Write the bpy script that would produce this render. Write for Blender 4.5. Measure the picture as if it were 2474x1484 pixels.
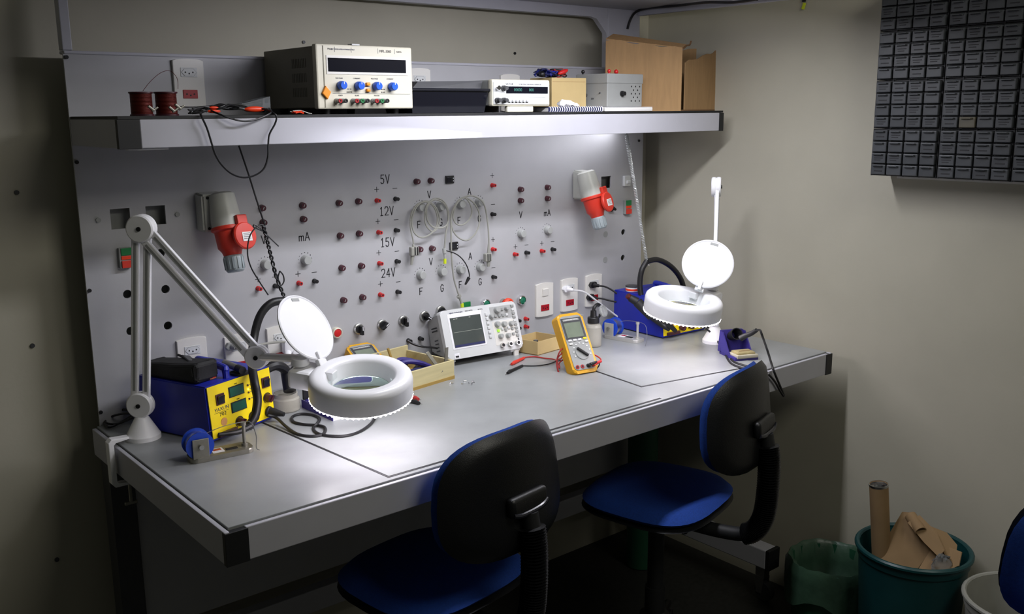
import bpy, bmesh, math, random
from mathutils import Vector as V, Matrix as M
random.seed(7)
sc = bpy.context.scene
for o in list(bpy.data.objects): bpy.data.objects.remove(o)
PI = math.pi

# ------------------------------------------------------------------ camera, world, lights, exposure
CAM = V((-.6535, -2.3946, 1.6768)); F = 2302.3166; CX, CY = 1237., 742.
RX = V((.76669, -.64196, -.00832)); RD = V((-.13540, -.14900, -.97952)); RF = V((.62758, .75212, -.20116))
cd = bpy.data.cameras.new('camera'); cam = bpy.data.objects.new('camera', cd); sc.collection.objects.link(cam)
cd.sensor_width = 36; cd.sensor_fit = 'HORIZONTAL'; cd.lens = F / 2474 * 36; cd.clip_start = .02
mw = M.Identity(4)
for i in range(3): mw[i][0], mw[i][1], mw[i][2], mw[i][3] = RX[i], -RD[i], -RF[i], CAM[i]
cam.matrix_world = mw; sc.camera = cam
w = bpy.data.worlds.new('world'); sc.world = w; w.use_nodes = True
bg = w.node_tree.nodes['Background']; bg.inputs[0].default_value = (.9, .92, .78, 1); bg.inputs[1].default_value = .045
sc.view_settings.view_transform = 'Standard'; sc.view_settings.look = 'None'; sc.view_settings.gamma = 1
sc.view_settings.use_curve_mapping = False; sc.view_settings.exposure = 0
def area(name, loc, target, sx, sy, power, col):
    l = bpy.data.lights.new(name, 'AREA'); l.shape = 'RECTANGLE'; l.size = sx; l.size_y = sy; l.energy = power; l.color = col
    o = bpy.data.objects.new(name, l); sc.collection.objects.link(o); o.location = loc
    o.rotation_euler = (V(target) - V(loc)).to_track_quat('-Z', 'Y').to_euler(); return o
area('bench_tube_light', (1.08, -.74, 1.955), (1.08, -.58, 1.0), 1.0, .06, 13, (.93, .93, 1))
area('under_shelf_fill', (1.15, -.25, 1.626), (1.1, -.10, 1.0), 1.4, .04, 2.2, (.92, .92, 1))  # added fill that brightens the panel below the shelf, not a known lamp
area('room_ceiling_light', (1.0, -2.7, 2.7), (1.3, -.3, 1.0), 1.2, .6, 15, (1, .97, .86))

# ------------------------------------------------------------------ pixel -> point on a real plane
def ray(px, py): return RX * ((px - CX) / F) + RD * ((py - CY) / F) + RF
def ay(px, py, y=0.): r = ray(px, py); return CAM + r * ((y - CAM.y) / r.y)
def az(px, py, z=.92): r = ray(px, py); return CAM + r * ((z - CAM.z) / r.z)
def ax(px, py, x): r = ray(px, py); return CAM + r * ((x - CAM.x) / r.x)
def ad(px, py, d): return CAM + ray(px, py) * d
def ap(px, py, p, n): r = ray(px, py); return CAM + r * ((V(p) - CAM).dot(n) / r.dot(n))

# ------------------------------------------------------------------ materials
def lin(c):
    return tuple(((x / 255) / 12.92 if x <= 10 else ((x / 255 + .055) / 1.055) ** 2.4) for x in c) + (1,)
MT = {}
def mat(name, c, rough=.5, metal=0, var=0., scale=30, bump=0., bscale=120, emit=None, es=0, alpha=None, trans=0, stretch=None, rnd=0, ior=None):
    m = bpy.data.materials.new(name); m.use_nodes = True; nt = m.node_tree; b = nt.nodes['Principled BSDF']
    b.inputs['Base Color'].default_value = lin(c); b.inputs['Roughness'].default_value = rough; b.inputs['Metallic'].default_value = metal
    if trans: b.inputs['Transmission Weight'].default_value = trans
    if ior: b.inputs['IOR'].default_value = ior
    if alpha is not None: b.inputs['Alpha'].default_value = alpha
    if emit: b.inputs['Emission Color'].default_value = lin(emit); b.inputs['Emission Strength'].default_value = es
    N = nt.nodes.new; L = nt.links.new
    if var or bump:
        tc = N('ShaderNodeTexCoord'); mp = N('ShaderNodeMapping'); L(tc.outputs['Object'], mp.inputs[0])
        if stretch: mp.inputs['Scale'].default_value = stretch
    if var:
        nz = N('ShaderNodeTexNoise'); nz.inputs['Scale'].default_value = scale; nz.inputs['Detail'].default_value = 6; L(mp.outputs[0], nz.inputs[0])
        r = N('ShaderNodeValToRGB'); l0 = lin(c); r.color_ramp.elements[0].position = .3; r.color_ramp.elements[1].position = .7
        r.color_ramp.elements[0].color = tuple(x * (1 - var) for x in l0[:3]) + (1,); r.color_ramp.elements[1].color = tuple(min(1, x * (1 + var)) for x in l0[:3]) + (1,)
        L(nz.outputs[0], r.inputs[0]); out = r.outputs[0]
        if rnd:
            oi = N('ShaderNodeObjectInfo'); mr = N('ShaderNodeMapRange'); mr.inputs[3].default_value = 1 - rnd; mr.inputs[4].default_value = 1 + rnd
            L(oi.outputs['Random'], mr.inputs[0]); hs = N('ShaderNodeHueSaturation'); L(mr.outputs[0], hs.inputs['Value']); L(out, hs.inputs['Color']); out = hs.outputs[0]
        L(out, b.inputs['Base Color'])
    if bump:
        n2 = N('ShaderNodeTexNoise'); n2.inputs['Scale'].default_value = bscale; n2.inputs['Detail'].default_value = 4; L(mp.outputs[0], n2.inputs[0])
        bp = N('ShaderNodeBump'); bp.inputs['Strength'].default_value = bump; bp.inputs['Distance'].default_value = .002; L(n2.outputs[0], bp.inputs['Height']); L(bp.outputs[0], b.inputs['Normal'])
    MT[name] = m; return m
mat('panel', (175, 175, 178), .45, var=.04, scale=8, bump=.05, bscale=400)
mat('frame', (180, 180, 188), .5, var=.03, scale=10)
mat('worktop', (142, 145, 146), .33, var=.10, scale=7, bump=.03, bscale=300)
mat('mat', (142, 145, 145), .32, var=.10, scale=9, bump=.03, bscale=300)
mat('wall', (182, 178, 162), .8, var=.03, scale=6, bump=.12, bscale=90)
mat('floor', (42, 42, 40), .6, var=.3, scale=60)
mat('rubber', (22, 23, 25), .55, var=.1, scale=40)
mat('black', (20, 20, 22), .42, var=.1, scale=30)
mat('gloss_black', (26, 27, 34), .22)
mat('shell', (14, 15, 17), .38, bump=.25, bscale=500)
mat('blue_fabric', (10, 56, 138), .9, var=.15, scale=200, bump=.3, bscale=900)
mat('white', (236, 236, 240), .35, var=.02, scale=10)
mat('ring_white', (240, 240, 243), .3)
mat('outlet', (222, 220, 214), .35, var=.02, scale=20)
mat('cream', (212, 208, 190), .45, var=.03, scale=20)
mat('offwhite', (208, 210, 210), .45, var=.03, scale=20)
mat('scope_grey', (170, 171, 170), .5, var=.03, scale=20)
mat('vent', (104, 101, 88), .5)
mat('beige_case', (128, 124, 108), .5, var=.06, scale=20)
mat('grey_plastic', (150, 152, 150), .45, var=.04, scale=25)
mat('dark_grey', (62, 63, 66), .5, var=.08, scale=25)
mat('knob_grey', (168, 170, 168), .4)
mat('red', (200, 34, 36), .4); mat('red_insert', (165, 20, 30), .35); mat('red_plug', (205, 52, 36), .4, var=.05, scale=20)
mat('orange_red', (235, 62, 20), .4); mat('orange', (245, 150, 20), .45)
mat('maroon', (70, 32, 42), .35); mat('green', (20, 120, 62), .4); mat('dark_green_btn', (20, 110, 80), .4)
mat('blue_metal', (26, 40, 160), .42, var=.06, scale=15, bump=.05, bscale=500)
mat('blue_plastic', (30, 70, 190), .35, var=.04, scale=20); mat('knob_blue', (20, 90, 210), .35)
mat('purple', (52, 44, 120), .5, var=.08, scale=20)
mat('yellow', (248, 220, 14), .42, var=.03, scale=15); mat('meter_yellow', (216, 160, 24), .45, var=.05, scale=20)
mat('lime', (205, 220, 40), .4); mat('lcd_green', (16, 84, 66), .2); mat('lcd_grey', (118, 128, 112), .18, var=.1, scale=30)
mat('screen', (74, 80, 78), .12, var=.12, scale=12); mat('dark_screen', (20, 21, 30), .12); mat('trace', (170, 175, 165), .4)
mat('seg_green', (60, 120, 108), .4, emit=(60, 130, 115), es=.15)
mat('led_yellow', (255, 235, 60), .4, emit=(255, 240, 80), es=2)
mat('key_lit', (170, 235, 60), .4, emit=(150, 235, 50), es=.35)
mat('steel', (190, 190, 188), .3, 1, var=.05, scale=40); mat('dull_steel', (150, 148, 138), .45, .8, var=.1, scale=40)
mat('chrome', (220, 220, 222), .15, 1); mat('spring', (215, 218, 218), .35, .6); mat('solder', (200, 202, 205), .28, 1)
mat('plate', (176, 176, 172), .35, .25); mat('copper', (98, 34, 27), .38, .5, var=.2, scale=60, bump=.3, bscale=300, stretch=(1, 1, 20))
mat('card', (164, 130, 88), .8, var=.08, scale=12, bump=.1, bscale=60, stretch=(8, 8, 1))
mat('card_dull', (140, 114, 80), .85, var=.08, scale=14)
mat('card_pale', (196, 172, 120), .75, var=.06, scale=14); mat('card_in', (120, 88, 58), .85, var=.1, scale=14)
mat('wood', (200, 188, 142), .6, var=.1, scale=6, bump=.08, bscale=50, stretch=(1, 12, 12)); mat('wood_dark', (168, 138, 70), .65, var=.12, scale=6, stretch=(1, 10, 10))
mat('ink', (26, 26, 30), .6); mat('ink_grey', (95, 95, 98), .6); mat('ink_blue', (40, 44, 90), .6)
mat('paper', (228, 226, 224), .8, var=.02, scale=20); mat('cable_grey', (150, 150, 142), .5); mat('cable_white', (215, 215, 218), .45)
mat('cable_black', (24, 24, 26), .45); mat('cable_red', (170, 46, 46), .45)
mat('skin_pink', (205, 150, 90), .5)
mat('sponge', (150, 138, 96), .95, var=.18, scale=60, bump=.6, bscale=150)
mat('dish', (176, 170, 150), .6, var=.1, scale=40)
mat('clear', (225, 228, 226), .25, trans=.75, ior=1.25); mat('clear_bag', (200, 206, 210), .2, trans=.85, ior=1.1)
mat('liquid', (220, 217, 205), .2, trans=.6, ior=1.2)
mat('glass', (215, 240, 232), .02, trans=1, ior=1.5)
mat('pouch', (20, 20, 22), .75, var=.3, scale=30, bump=.4, bscale=80)
mat('bin_green', (30, 82, 58), .5, var=.08, scale=20); mat('bin_teal', (14, 62, 64), .4, var=.08, scale=20); mat('bin_bag', (60, 88, 70), .35, var=.15, scale=25, bump=.8, bscale=30)
mat('bucket', (150, 150, 142), .5, var=.06, scale=20)
mat('drawer', (62, 65, 69), .42, var=.10, scale=40, rnd=.16); mat('cabinet', (26, 28, 31), .5, var=.1, scale=30)
mat('drawer_tan', (84, 80, 66), .45, var=.08, scale=40)
mat('led', (255, 250, 255), .4, emit=(255, 246, 255), es=19)
mat('tube', (255, 250, 255), .4, emit=(240, 236, 255), es=5)
mat('green_cloth', (60, 100, 50), .8, var=.2, scale=20)

# ------------------------------------------------------------------ mesh builder
def basis(z, up=V((0, 0, 1))):
    z = V(z).normalized(); x = up.cross(z)
    if x.length < 1e-4: x = V((1, 0, 0))
    x.normalize(); y = z.cross(x); m = M.Identity(4)
    for i in range(3): m[i][0], m[i][1], m[i][2] = x[i], y[i], z[i]
    return m
def TR(p, r=None):
    m = M.Translation(V(p)); return m @ r if r else m
def RZ(a): return M.Rotation(a, 4, 'Z')
def RXm(a): return M.Rotation(a, 4, 'X')
def RYm(a): return M.Rotation(a, 4, 'Y')
def spline(pts, n=6, closed=False):
    P = [V(p) for p in pts]; out = []; k = len(P)
    for i in range(k if closed else k - 1):
        g = lambda j: P[j % k] if closed else P[max(0, min(k - 1, j))]
        a, b, c, d = g(i - 1), g(i), g(i + 1), g(i + 2)
        for s in range(n):
            t = s / n
            out.append(.5 * ((2 * b) + (c - a) * t + (2 * a - 5 * b + 4 * c - d) * t * t + (3 * b - a - 3 * c + d) * t ** 3))
    if not closed: out.append(P[-1])
    return out
class B:
    def __init__(s): s.b = bmesh.new()
    def box(s, c, d, R=None, bev=0, seg=2):
        r = bmesh.ops.create_cube(s.b, size=1); vs = r['verts']
        bmesh.ops.transform(s.b, matrix=TR(c, R) @ M.Diagonal((*d, 1)), verts=vs)
        if bev: bmesh.ops.bevel(s.b, geom=list({e for v in vs for e in v.link_edges}), offset=bev, segments=seg, affect='EDGES', profile=.5)
        return s
    def rng(s, x0, x1, y0, y1, z0, z1, bev=0): return s.box(((x0 + x1) / 2, (y0 + y1) / 2, (z0 + z1) / 2), (abs(x1 - x0), abs(y1 - y0), abs(z1 - z0)), bev=bev)
    def lathe(s, prof, m=None, n=24, close=False):
        m = m or M.Identity(4); rings = []
        for r, z in prof:
            if r < 1e-6: rings.append([s.b.verts.new(m @ V((0, 0, z)))])
            else: rings.append([s.b.verts.new(m @ V((r * math.cos(2 * PI * i / n), r * math.sin(2 * PI * i / n), z))) for i in range(n)])
        pr = list(zip(rings, rings[1:])) + ([(rings[-1], rings[0])] if close else [])
        for a, b in pr:
            for i in range(n):
                j = (i + 1) % n
                if len(a) == 1 and len(b) == 1: break
                if len(a) == 1: s.b.faces.new((a[0], b[j], b[i]))
                elif len(b) == 1: s.b.faces.new((a[i], a[j], b[0]))
                else: s.b.faces.new((a[i], a[j], b[j], b[i]))
        return s
    def cyl(s, p0, p1, r0, r1=None, n=20, bev=0):
        p0, p1 = V(p0), V(p1); d = p1 - p0; h = d.length; r1 = r0 if r1 is None else r1
        pf = [(0, 0), (r0, 0), (r1, h), (0, h)]
        if bev: pf = [(0, 0), (r0 - bev, 0), (r0, bev), (r1, h - bev), (r1 - bev, h), (0, h)]
        return s.lathe(pf, TR(p0, basis(d)), n)
    def tube(s, pts, r, n=8, k=6, closed=False, raw=False, r1=None):
        P = [V(p) for p in pts] if raw else spline(pts, k, closed); L = len(P); rings = []
        up = V((.3, .2, 1)).normalized(); px = None
        for i, p in enumerate(P):
            t = (P[(i + 1) % L] - P[i - 1]) if closed else (P[min(L - 1, i + 1)] - P[max(0, i - 1)])
            if t.length < 1e-9: t = V((0, 0, 1))
            t.normalize(); x = (px - t * px.dot(t)) if px else up.cross(t)
            if x.length < 1e-5: x = V((1, 0, 0)).cross(t)
            x.normalize(); px = x; y = t.cross(x); rr = r if r1 is None else r + (r1 - r) * i / (L - 1)
            rings.append([s.b.verts.new(p + (x * math.cos(2 * PI * q / n) + y * math.sin(2 * PI * q / n)) * rr) for q in range(n)])
        for i in range(L if closed else L - 1):
            a, b = rings[i], rings[(i + 1) % L]
            for q in range(n): s.b.faces.new((a[q], a[(q + 1) % n], b[(q + 1) % n], b[q]))
        if not closed: s.b.faces.new(rings[0][::-1]); s.b.faces.new(rings[-1])
        return s
    def prism(s, poly, h, m=None, bev=0):
        m = m or M.Identity(4)
        a = [s.b.verts.new(m @ V((x, y, 0))) for x, y in poly]; c = [s.b.verts.new(m @ V((x, y, h))) for x, y in poly]; n = len(poly)
        fs = [s.b.faces.new(a[::-1]), s.b.faces.new(c)] + [s.b.faces.new((a[i], a[(i + 1) % n], c[(i + 1) % n], c[i])) for i in range(n)]
        if bev: bmesh.ops.bevel(s.b, geom=list(fs[1].edges), offset=bev, segments=2, affect='EDGES', profile=.5)
        return s
    def hexa(s, p):   # 8 corner points: bottom 4 (ccw), top 4
        v = [s.b.verts.new(V(q)) for q in p]
        for f in ((3, 2, 1, 0), (4, 5, 6, 7), (0, 1, 5, 4), (1, 2, 6, 5), (2, 3, 7, 6), (3, 0, 4, 7)): s.b.faces.new([v[i] for i in f])
        return s
    def sph(s, c, r, sc3=(1, 1, 1), R=None, u=14, v=9):
        q = bmesh.ops.create_uvsphere(s.b, u_segments=u, v_segments=v, radius=r)
        bmesh.ops.transform(s.b, matrix=TR(c, R) @ M.Diagonal((*sc3, 1)), verts=q['verts']); return s
    def mesh(s, name, mt, sharp=35):
        bmesh.ops.recalc_face_normals(s.b, faces=s.b.faces)
        for f in s.b.faces: f.smooth = True
        for e in s.b.edges:
            if len(e.link_faces) == 2:
                an = e.calc_face_angle(0)
                if an > math.radians(sharp): e.smooth = False
                elif an > .15:
                    a0, a1 = e.link_faces[0].calc_area(), e.link_faces[1].calc_area()
                    if max(a0, a1) > 6 * min(a0, a1): e.smooth = False
        me = bpy.data.meshes.new(name); s.b.to_mesh(me); s.b.free(); me.materials.append(MT[mt]); return me
    def obj(s, name, mt, parent=None, W=False, kind=None, label=None, sharp=35):
        return put(s.mesh(name, mt, sharp), name, parent, W, kind, label)
WM = {}
def put(me, name, parent=None, W=False, kind=None, label=None, m=None):
    o = bpy.data.objects.new(name, me); sc.collection.objects.link(o)
    if m: o.matrix_basis = m
    if parent:
        o.parent = parent
        if W: o.matrix_parent_inverse = WM.get(parent.name, M.Identity(4)).inverted()
        WM[o.name] = WM.get(parent.name, M.Identity(4)) @ (o.matrix_parent_inverse @ o.matrix_basis)
    else: WM[o.name] = o.matrix_basis.copy()
    if kind: o['kind'] = kind
    if label: o['label'] = label
    return o
def tag(o, label, cat, group=None):
    o['label'] = label; o['category'] = cat
    if group: o['group'] = group
    return o
def thing(name, label, cat, loc=(0, 0, 0), rz=0, group=None, R=None):
    o = bpy.data.objects.new(name, None); sc.collection.objects.link(o); o.empty_display_size = .02
    m = TR(loc, R if R else RZ(rz)); o.matrix_basis = m; WM[o.name] = m.copy(); return tag(o, label, cat, group)
def struct(o): o['kind'] = 'structure'; return o

# text (flat print): built-in font, converted to a mesh
def text(s, size, m, parent, mt='ink', W=False, align='CENTER', ext=.0003, sx=1):
    name = 'lettering'; cu = bpy.data.curves.new(name, 'FONT'); cu.body = s; cu.size = size; cu.align_x = align; cu.align_y = 'CENTER'; cu.extrude = ext; cu.resolution_u = 2
    t = bpy.data.objects.new('t', cu); sc.collection.objects.link(t); dg = bpy.context.evaluated_depsgraph_get(); dg.update()
    me = bpy.data.meshes.new_from_object(t.evaluated_get(dg)); bpy.data.objects.remove(t); bpy.data.curves.remove(cu)
    me.name = name; me.materials.clear(); me.materials.append(MT[mt]); me.transform(M.Diagonal((sx, 1, 1, 1)))
    return put(me, name, parent, W, m=m)
FRONT = RXm(PI / 2)       # local xy plane -> faces -y (x right, y up)
# engineering stroke font for the engraved panel lettering
SF = {'5': [[(.9, 1), (.15, 1), (.1, .58), (.55, .62), (.85, .45), (.85, .2), (.6, 0), (.25, 0), (.05, .15)]], 'V': [[(0, 1), (.5, 0), (1, 1)]],
 '1': [[(.2, .8), (.5, 1), (.5, 0)], [(.2, 0), (.8, 0)]], '2': [[(.05, .8), (.2, 1), (.7, 1), (.9, .8), (.85, .55), (.05, .03), (.95, .03)]],
 '4': [[(.95, .3), (.05, .3), (.7, 1), (.7, 0)]], 'A': [[(0, 0), (.5, 1), (1, 0)], [(.18, .35), (.82, .35)]],
 'm': [[(0, 0), (0, .6)], [(0, .5), (.2, .6), (.45, .6), (.5, .45), (.5, 0)], [(.5, .5), (.7, .6), (.92, .6), (1, .45), (1, 0)]],
 'F': [[(.1, 0), (.1, 1), (.95, 1)], [(.1, .52), (.75, .52)]], 'G': [[(.9, .8), (.7, 1), (.3, 1), (.08, .75), (.08, .25), (.3, 0), (.7, 0), (.9, .2), (.9, .45), (.55, .45)]],
 '+': [[(0, .5), (1, .5)], [(.5, 0), (.5, 1)]], '-': [[(0, .5), (1, .5)]]}
def strokes(s, x, z, h, wch, parent, t=.0022, gap=.35):
    b = B(); n = len(s); tw = n * wch + (n - 1) * wch * gap; cx = x - tw / 2
    for ch in s:
        for pl in SF[ch]:
            for (a0, b0), (a1, b1) in zip(pl, pl[1:]):
                p = V((cx + a0 * wch, 0, z - h / 2 + b0 * h)); q = V((cx + a1 * wch, 0, z - h / 2 + b1 * h)); d = q - p
                b.box((p + q) / 2 + V((0, -.0003, 0)), (d.length + t * .8, .0008, t), RYm(-math.atan2(d.z, d.x)))
        cx += wch * (1 + gap)
    return b.obj('lettering', 'ink', parent, W=True)

# ------------------------------------------------------------------ the room
ZB = .92; W, D = 1.997, .778; XW = 2.10
struct(B().rng(-3.5, XW + .1, -4.5, .2, -.1, 0).obj('floor', 'floor'))
wb = struct(B().rng(-3.5, XW + .1, .10, .2, 0, 3.0).obj('wall_back', 'wall'))
struct(B().rng(XW, XW + .1, -4.5, .10, 0, 3.0).obj('wall_right', 'wall'))
for p in ((40, 465), (78, 835), (137, 1352)):
    q = ay(*p, .1); B().cyl(q + V((0, .0005, 0)), q + V((0, -.004, 0)), .0055, n=12).obj('screw', 'dark_grey', wb, W=True)

# ------------------------------------------------------------------ the workbench
wk = thing('workbench', 'long grey electronics workbench with instrument panel, shelf and white front apron', 'workbench', (1, -.39, 0))
def wp(b, name, mt, **k): return b.obj(name, mt, wk, W=True, **k)
wp(B().rng(0, W, -D, -.001, .906, ZB, bev=.0012), 'worktop', 'worktop')
wp(B().rng(-.005, W + .005, -D - .005, -.001, .90, .914), 'rubber_edge', 'rubber')
wp(B().rng(.03, W - .01, -D - .012, -D - .002, .849, .9165, bev=.002), 'front_apron', 'frame')
wp(B().rng(-.012, -.002, -D - .012, -.001, .849, .9165, bev=.002), 'side_apron', 'frame')
wp(B().rng(W + .002, W + .012, -D - .012, -.001, .849, .9165, bev=.002), 'side_apron', 'frame')
wp(B().rng(-.0125, .034, -D - .0145, -D - .001, .848, .9145, bev=.001), 'corner_cap', 'rubber')
wp(B().rng(W - .02, W + .0125, -D - .0145, -D - .001, .848, .9145, bev=.001), 'corner_cap', 'rubber')
wp(B().rng(.02, W - .02, -.7, -.02, .85, .90), 'top_support', 'dark_grey')
# thin working mats: dark edge strip + sheet
for (a, c, e) in (((730, 1065), (938, 1155), (1100, 1104)), ((1450, 902), (1549, 936), (1750, 899))):
    P0, P1, P2 = az(*a), az(*c), az(*e); u = (P2 - P1).normalized(); v = (P0 - P1).normalized(); Lm = .56 if a[0] < 1000 else .46
    if a[0] < 1000: v = v * .52; Lm = .86; u = V((1, -.004, 0))
    else: v = v * .34
    up = V((0, 0, .0007)); q = [P1, P1 + u * Lm, P1 + u * Lm + v, P1 + v]
    ins = .0055; q2 = [P1 + u * ins + v.normalized() * ins, P1 + u * Lm + v.normalized() * ins, P1 + u * Lm + v, P1 + u * ins + v]
    t_ = thing('work_mat', 'thin grey work mat with dark edge under the %s magnifier lamp' % ('left' if a[0] < 1000 else 'right'), 'mat', P1, group=None)
    B().hexa(q + [x + up for x in q]).obj('mat_edge', 'rubber', t_, W=True)
    B().hexa([x + up for x in q2] + [x + up * 1.9 for x in q2]).obj('mat_sheet', 'mat', t_, W=True)
# legs, rails and castors
for x in (.0, W - .06):
    wp(B().rng(x, x + .06, -.062, -.003, .2, .85, bev=.003), 'leg', 'dark_grey')  # legs coloured dark grey to put the under-bench shade into them
    wp(B().rng(x, x + .06, -.63, -.005, .13, .2, bev=.004), 'base_rail', 'frame')
    wp(B().rng(x - .001, x + .061, -.645, -.6305, .128, .202, bev=.002), 'rail_cap', 'rubber')
    for y in (-.60, -.06):
        b = B().rng(x + .015, x + .045, y - .018, y + .018, .085, .13).hexa([(x + .012, y - .012, .03), (x + .016, y - .012, .03), (x + .016, y + .012, .03), (x + .012, y + .012, .03), (x + .012, y - .018, .09), (x + .016, y - .018, .09), (x + .016, y + .018, .09), (x + .012, y + .018, .09)])
        b.hexa([(x + .044, y - .012, .03), (x + .048, y - .012, .03), (x + .048, y + .012, .03), (x + .044, y + .012, .03), (x + .044, y - .018, .09), (x + .048, y - .018, .09), (x + .048, y + .018, .09), (x + .044, y + .018, .09)])
        c_ = wp(b, 'castor', 'steel'); B().cyl((x + .018, y - .012, .036), (x + .042, y - .012, .036), .036, n=20, bev=.004).obj('wheel', 'dark_grey', c_, W=True)
wp(B().rng(.06, W - .06, -.05, -.03, .36, .85), 'modesty_panel', 'panel')
wp(B().rng(.06, W - .06, -.06, -.02, .245, .315, bev=.003), 'cross_rail', 'frame')
# back panel with real cut-outs
def cutter():
    b = B()
    for (x0, y0, x1, y1) in ((265, 506, 317, 551), (351, 499, 402, 541), (1453, 427, 1476, 454)):
        p, q = ay(x0, y0), ay(x1, y1); b.rng(p.x, q.x, -.02, .06, q.z, p.z)
    for p in ((308, 711), (400, 699), (316, 800), (406, 787), (388, 612), (1506, 561), (1505, 623)):
        q = ay(*p); b.cyl(q + V((0, -.02, 0)), q + V((0, .06, 0)), .0108, n=20)
    return b
b = B().rng(.008, 1.973, 0, .006, .80, 1.823)
pm = b.mesh('back_panel', 'panel'); cm = cutter().mesh('c', 'panel')
o1 = bpy.data.objects.new('a', pm); o2 = bpy.data.objects.new('b', cm); sc.collection.objects.link(o1); sc.collection.objects.link(o2)
md = o1.modifiers.new('m', 'BOOLEAN'); md.object = o2; md.operation = 'DIFFERENCE'; md.solver = 'EXACT'
dg = bpy.context.evaluated_depsgraph_get(); dg.update(); me = bpy.data.meshes.new_from_object(o1.evaluated_get(dg)); me.name = 'back_panel'
bpy.data.objects.remove(o1); bpy.data.objects.remove(o2)
for f in me.polygons: f.use_smooth = False
bp = put(me, 'back_panel', wk, W=True)
wp(B().rng(.03, 1.95, .035, .075, .86, 1.75), 'panel_box', 'grey_plastic')
# top frame: posts, beam, chamfered corner gussets, canopy
wp(B().rng(.008, .030, .0, .03, 1.8235, 2.1, bev=.002), 'post', 'frame')
wp(B().rng(1.785, 1.945, .0, .03, 1.8235, 2.1, bev=.002), 'post', 'frame')
wp(B().rng(.031, 1.784, .0, .03, 1.988, 2.1, bev=.002), 'top_beam', 'frame')
wp(B().prism([(0, 0), (-.085, 0), (-.055, -.006), (-.010, -.050), (0, -.085)], .02, TR((1.786, .0205, 1.989), RXm(PI / 2))), 'gusset', 'frame')
wp(B().rng(.009, 1.985, -.003, .033, 1.815, 1.8225, bev=.002), 'frame_lip', 'frame')
can = wp(B().rng(.02, 1.93, -.80, -.001, 2.02, 2.035).rng(.02, 1.93, -.805, -.795, 1.985, 2.035), 'canopy', 'frame')
wp(B().rng(1.93, 1.945, -.72, -.002, 2.002, 2.035, bev=.003), 'canopy_arm', 'frame'); wp(B().rng(.01, .025, -.72, -.002, 2.002, 2.035, bev=.003), 'canopy_arm', 'frame')
# shelf
SY = -.332
wp(B().rng(.012, 2.0, SY + .008, -.002, 1.655, 1.667), 'shelf_board', 'dark_grey')
wp(B().rng(.010, 2.003, SY - .001, -.002, 1.6672, 1.6735), 'shelf_edging', 'rubber')
wp(B().rng(.055, 1.985, SY, SY + .008, 1.607, 1.667, bev=.0015), 'shelf_fascia', 'frame')
wp(B().rng(.008, .0155, SY + .006, -.002, 1.607, 1.667, bev=.001), 'shelf_side', 'frame'); wp(B().rng(1.998, 2.0055, SY + .006, -.002, 1.607, 1.667, bev=.001), 'shelf_side', 'frame')
wp(B().rng(.007, .0545, SY - .002, SY + .01, 1.606, 1.6665, bev=.001), 'shelf_cap', 'rubber'); wp(B().rng(1.9855, 2.0065, SY - .002, SY + .01, 1.606, 1.6665, bev=.001), 'shelf_cap', 'rubber')
wp(B().rng(.03, .115, SY + .01, SY + .03, 1.6025, 1.6068), 'shelf_foot', 'white')
for p in ((160, 138, 0), (185, 392, 0), (216, 702, 0), (243, 996, 0), (1543, 340, 0), (733, 102, .1), (1243, 129, .1)):
    q = ay(p[0], p[1], p[2]); B().cyl(q, q + V((0, -.004, 0)), .0045, n=10).obj('screw', 'black', wk if p[2] == 0 else wb, W=True)
for p in ((428, 518), (237, 532)):
    q = ay(*p); wp(B().cyl(q, q + V((0, -.004, 0)), .006, n=12), 'rivet', 'grey_plastic')
for p in ((1463, 566), (1462, 628)):
    q = ay(*p); wp(B().cyl(q + V((0, .001, 0)), q + V((0, -.0012, 0)), .0108, n=20), 'hole_plug', 'grey_plastic')
wp(B().rng(.65, 1.65, -.275, -.225, 1.630, 1.6545, bev=.002), 'shelf_fill_body', 'white')  # hidden body added for the made-up fill under the shelf
# banana jacks
jr = B().cyl((0, 0, 0), (0, -.004, 0), .0068, n=14).cyl((0, -.004, 0), (0, -.0175, 0), .0058, .0054, n=14).mesh('jack', 'red')
jk = jr.copy(); jk.materials.clear(); jk.materials.append(MT['black']); hole = B().cyl((0, -.0174, 0), (0, -.0178, 0), .0028, n=10).mesh('jack_hole', 'ink')
RED = [(914, 485), (918, 562), (920, 637), (922, 713), (627, 698), (725, 685), (1193, 448), (1194, 603), (1247, 615), (1312, 607), (1273, 771), (1273, 790)]
BLK = [(959, 481), (960, 557), (962, 632), (964, 706), (668, 692), (763, 680), (1193, 518), (1195, 670), (1275, 611), (1338, 603), (1254, 775), (1254, 793), (990, 824), (1018, 819)]
for L_, me_ in ((RED, jr), (BLK, jk)):
    for p in L_:
        q = ay(*p, -.01); q.y = 0
        o = put(me_, 'banana_jack', wk, W=True, m=TR(q)); put(hole, 'jack_hole', o)
# fuse holders
fb = B().cyl((0, 0, 0), (0, -.003, 0), .0092, n=18).lathe([(.0086, .003), (.0086, .009), (.0074, .0145), (0, .0145)], RXm(PI / 2), 18).mesh('fuse_holder', 'maroon')
fs = B().box((0, -.0148, 0), (.0022, .001, .008)).mesh('slot', 'grey_plastic')
for p in [(821, 491), (824, 570), (828, 648), (832, 726), (868, 487), (870, 565), (875, 643), (878, 719), (635, 503), (638, 538), (733, 497), (735, 530), (1009, 439), (1043, 437), (1016, 603), (1046, 601), (1260, 458), (1260, 485), (1325, 453), (1325, 480)]:
    q = ay(*p, -.009); q.y = 0; o = put(fb, 'fuse_holder', wk, W=True, m=TR(q)); put(fs, 'slot', o, m=RYm(.5))
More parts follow.
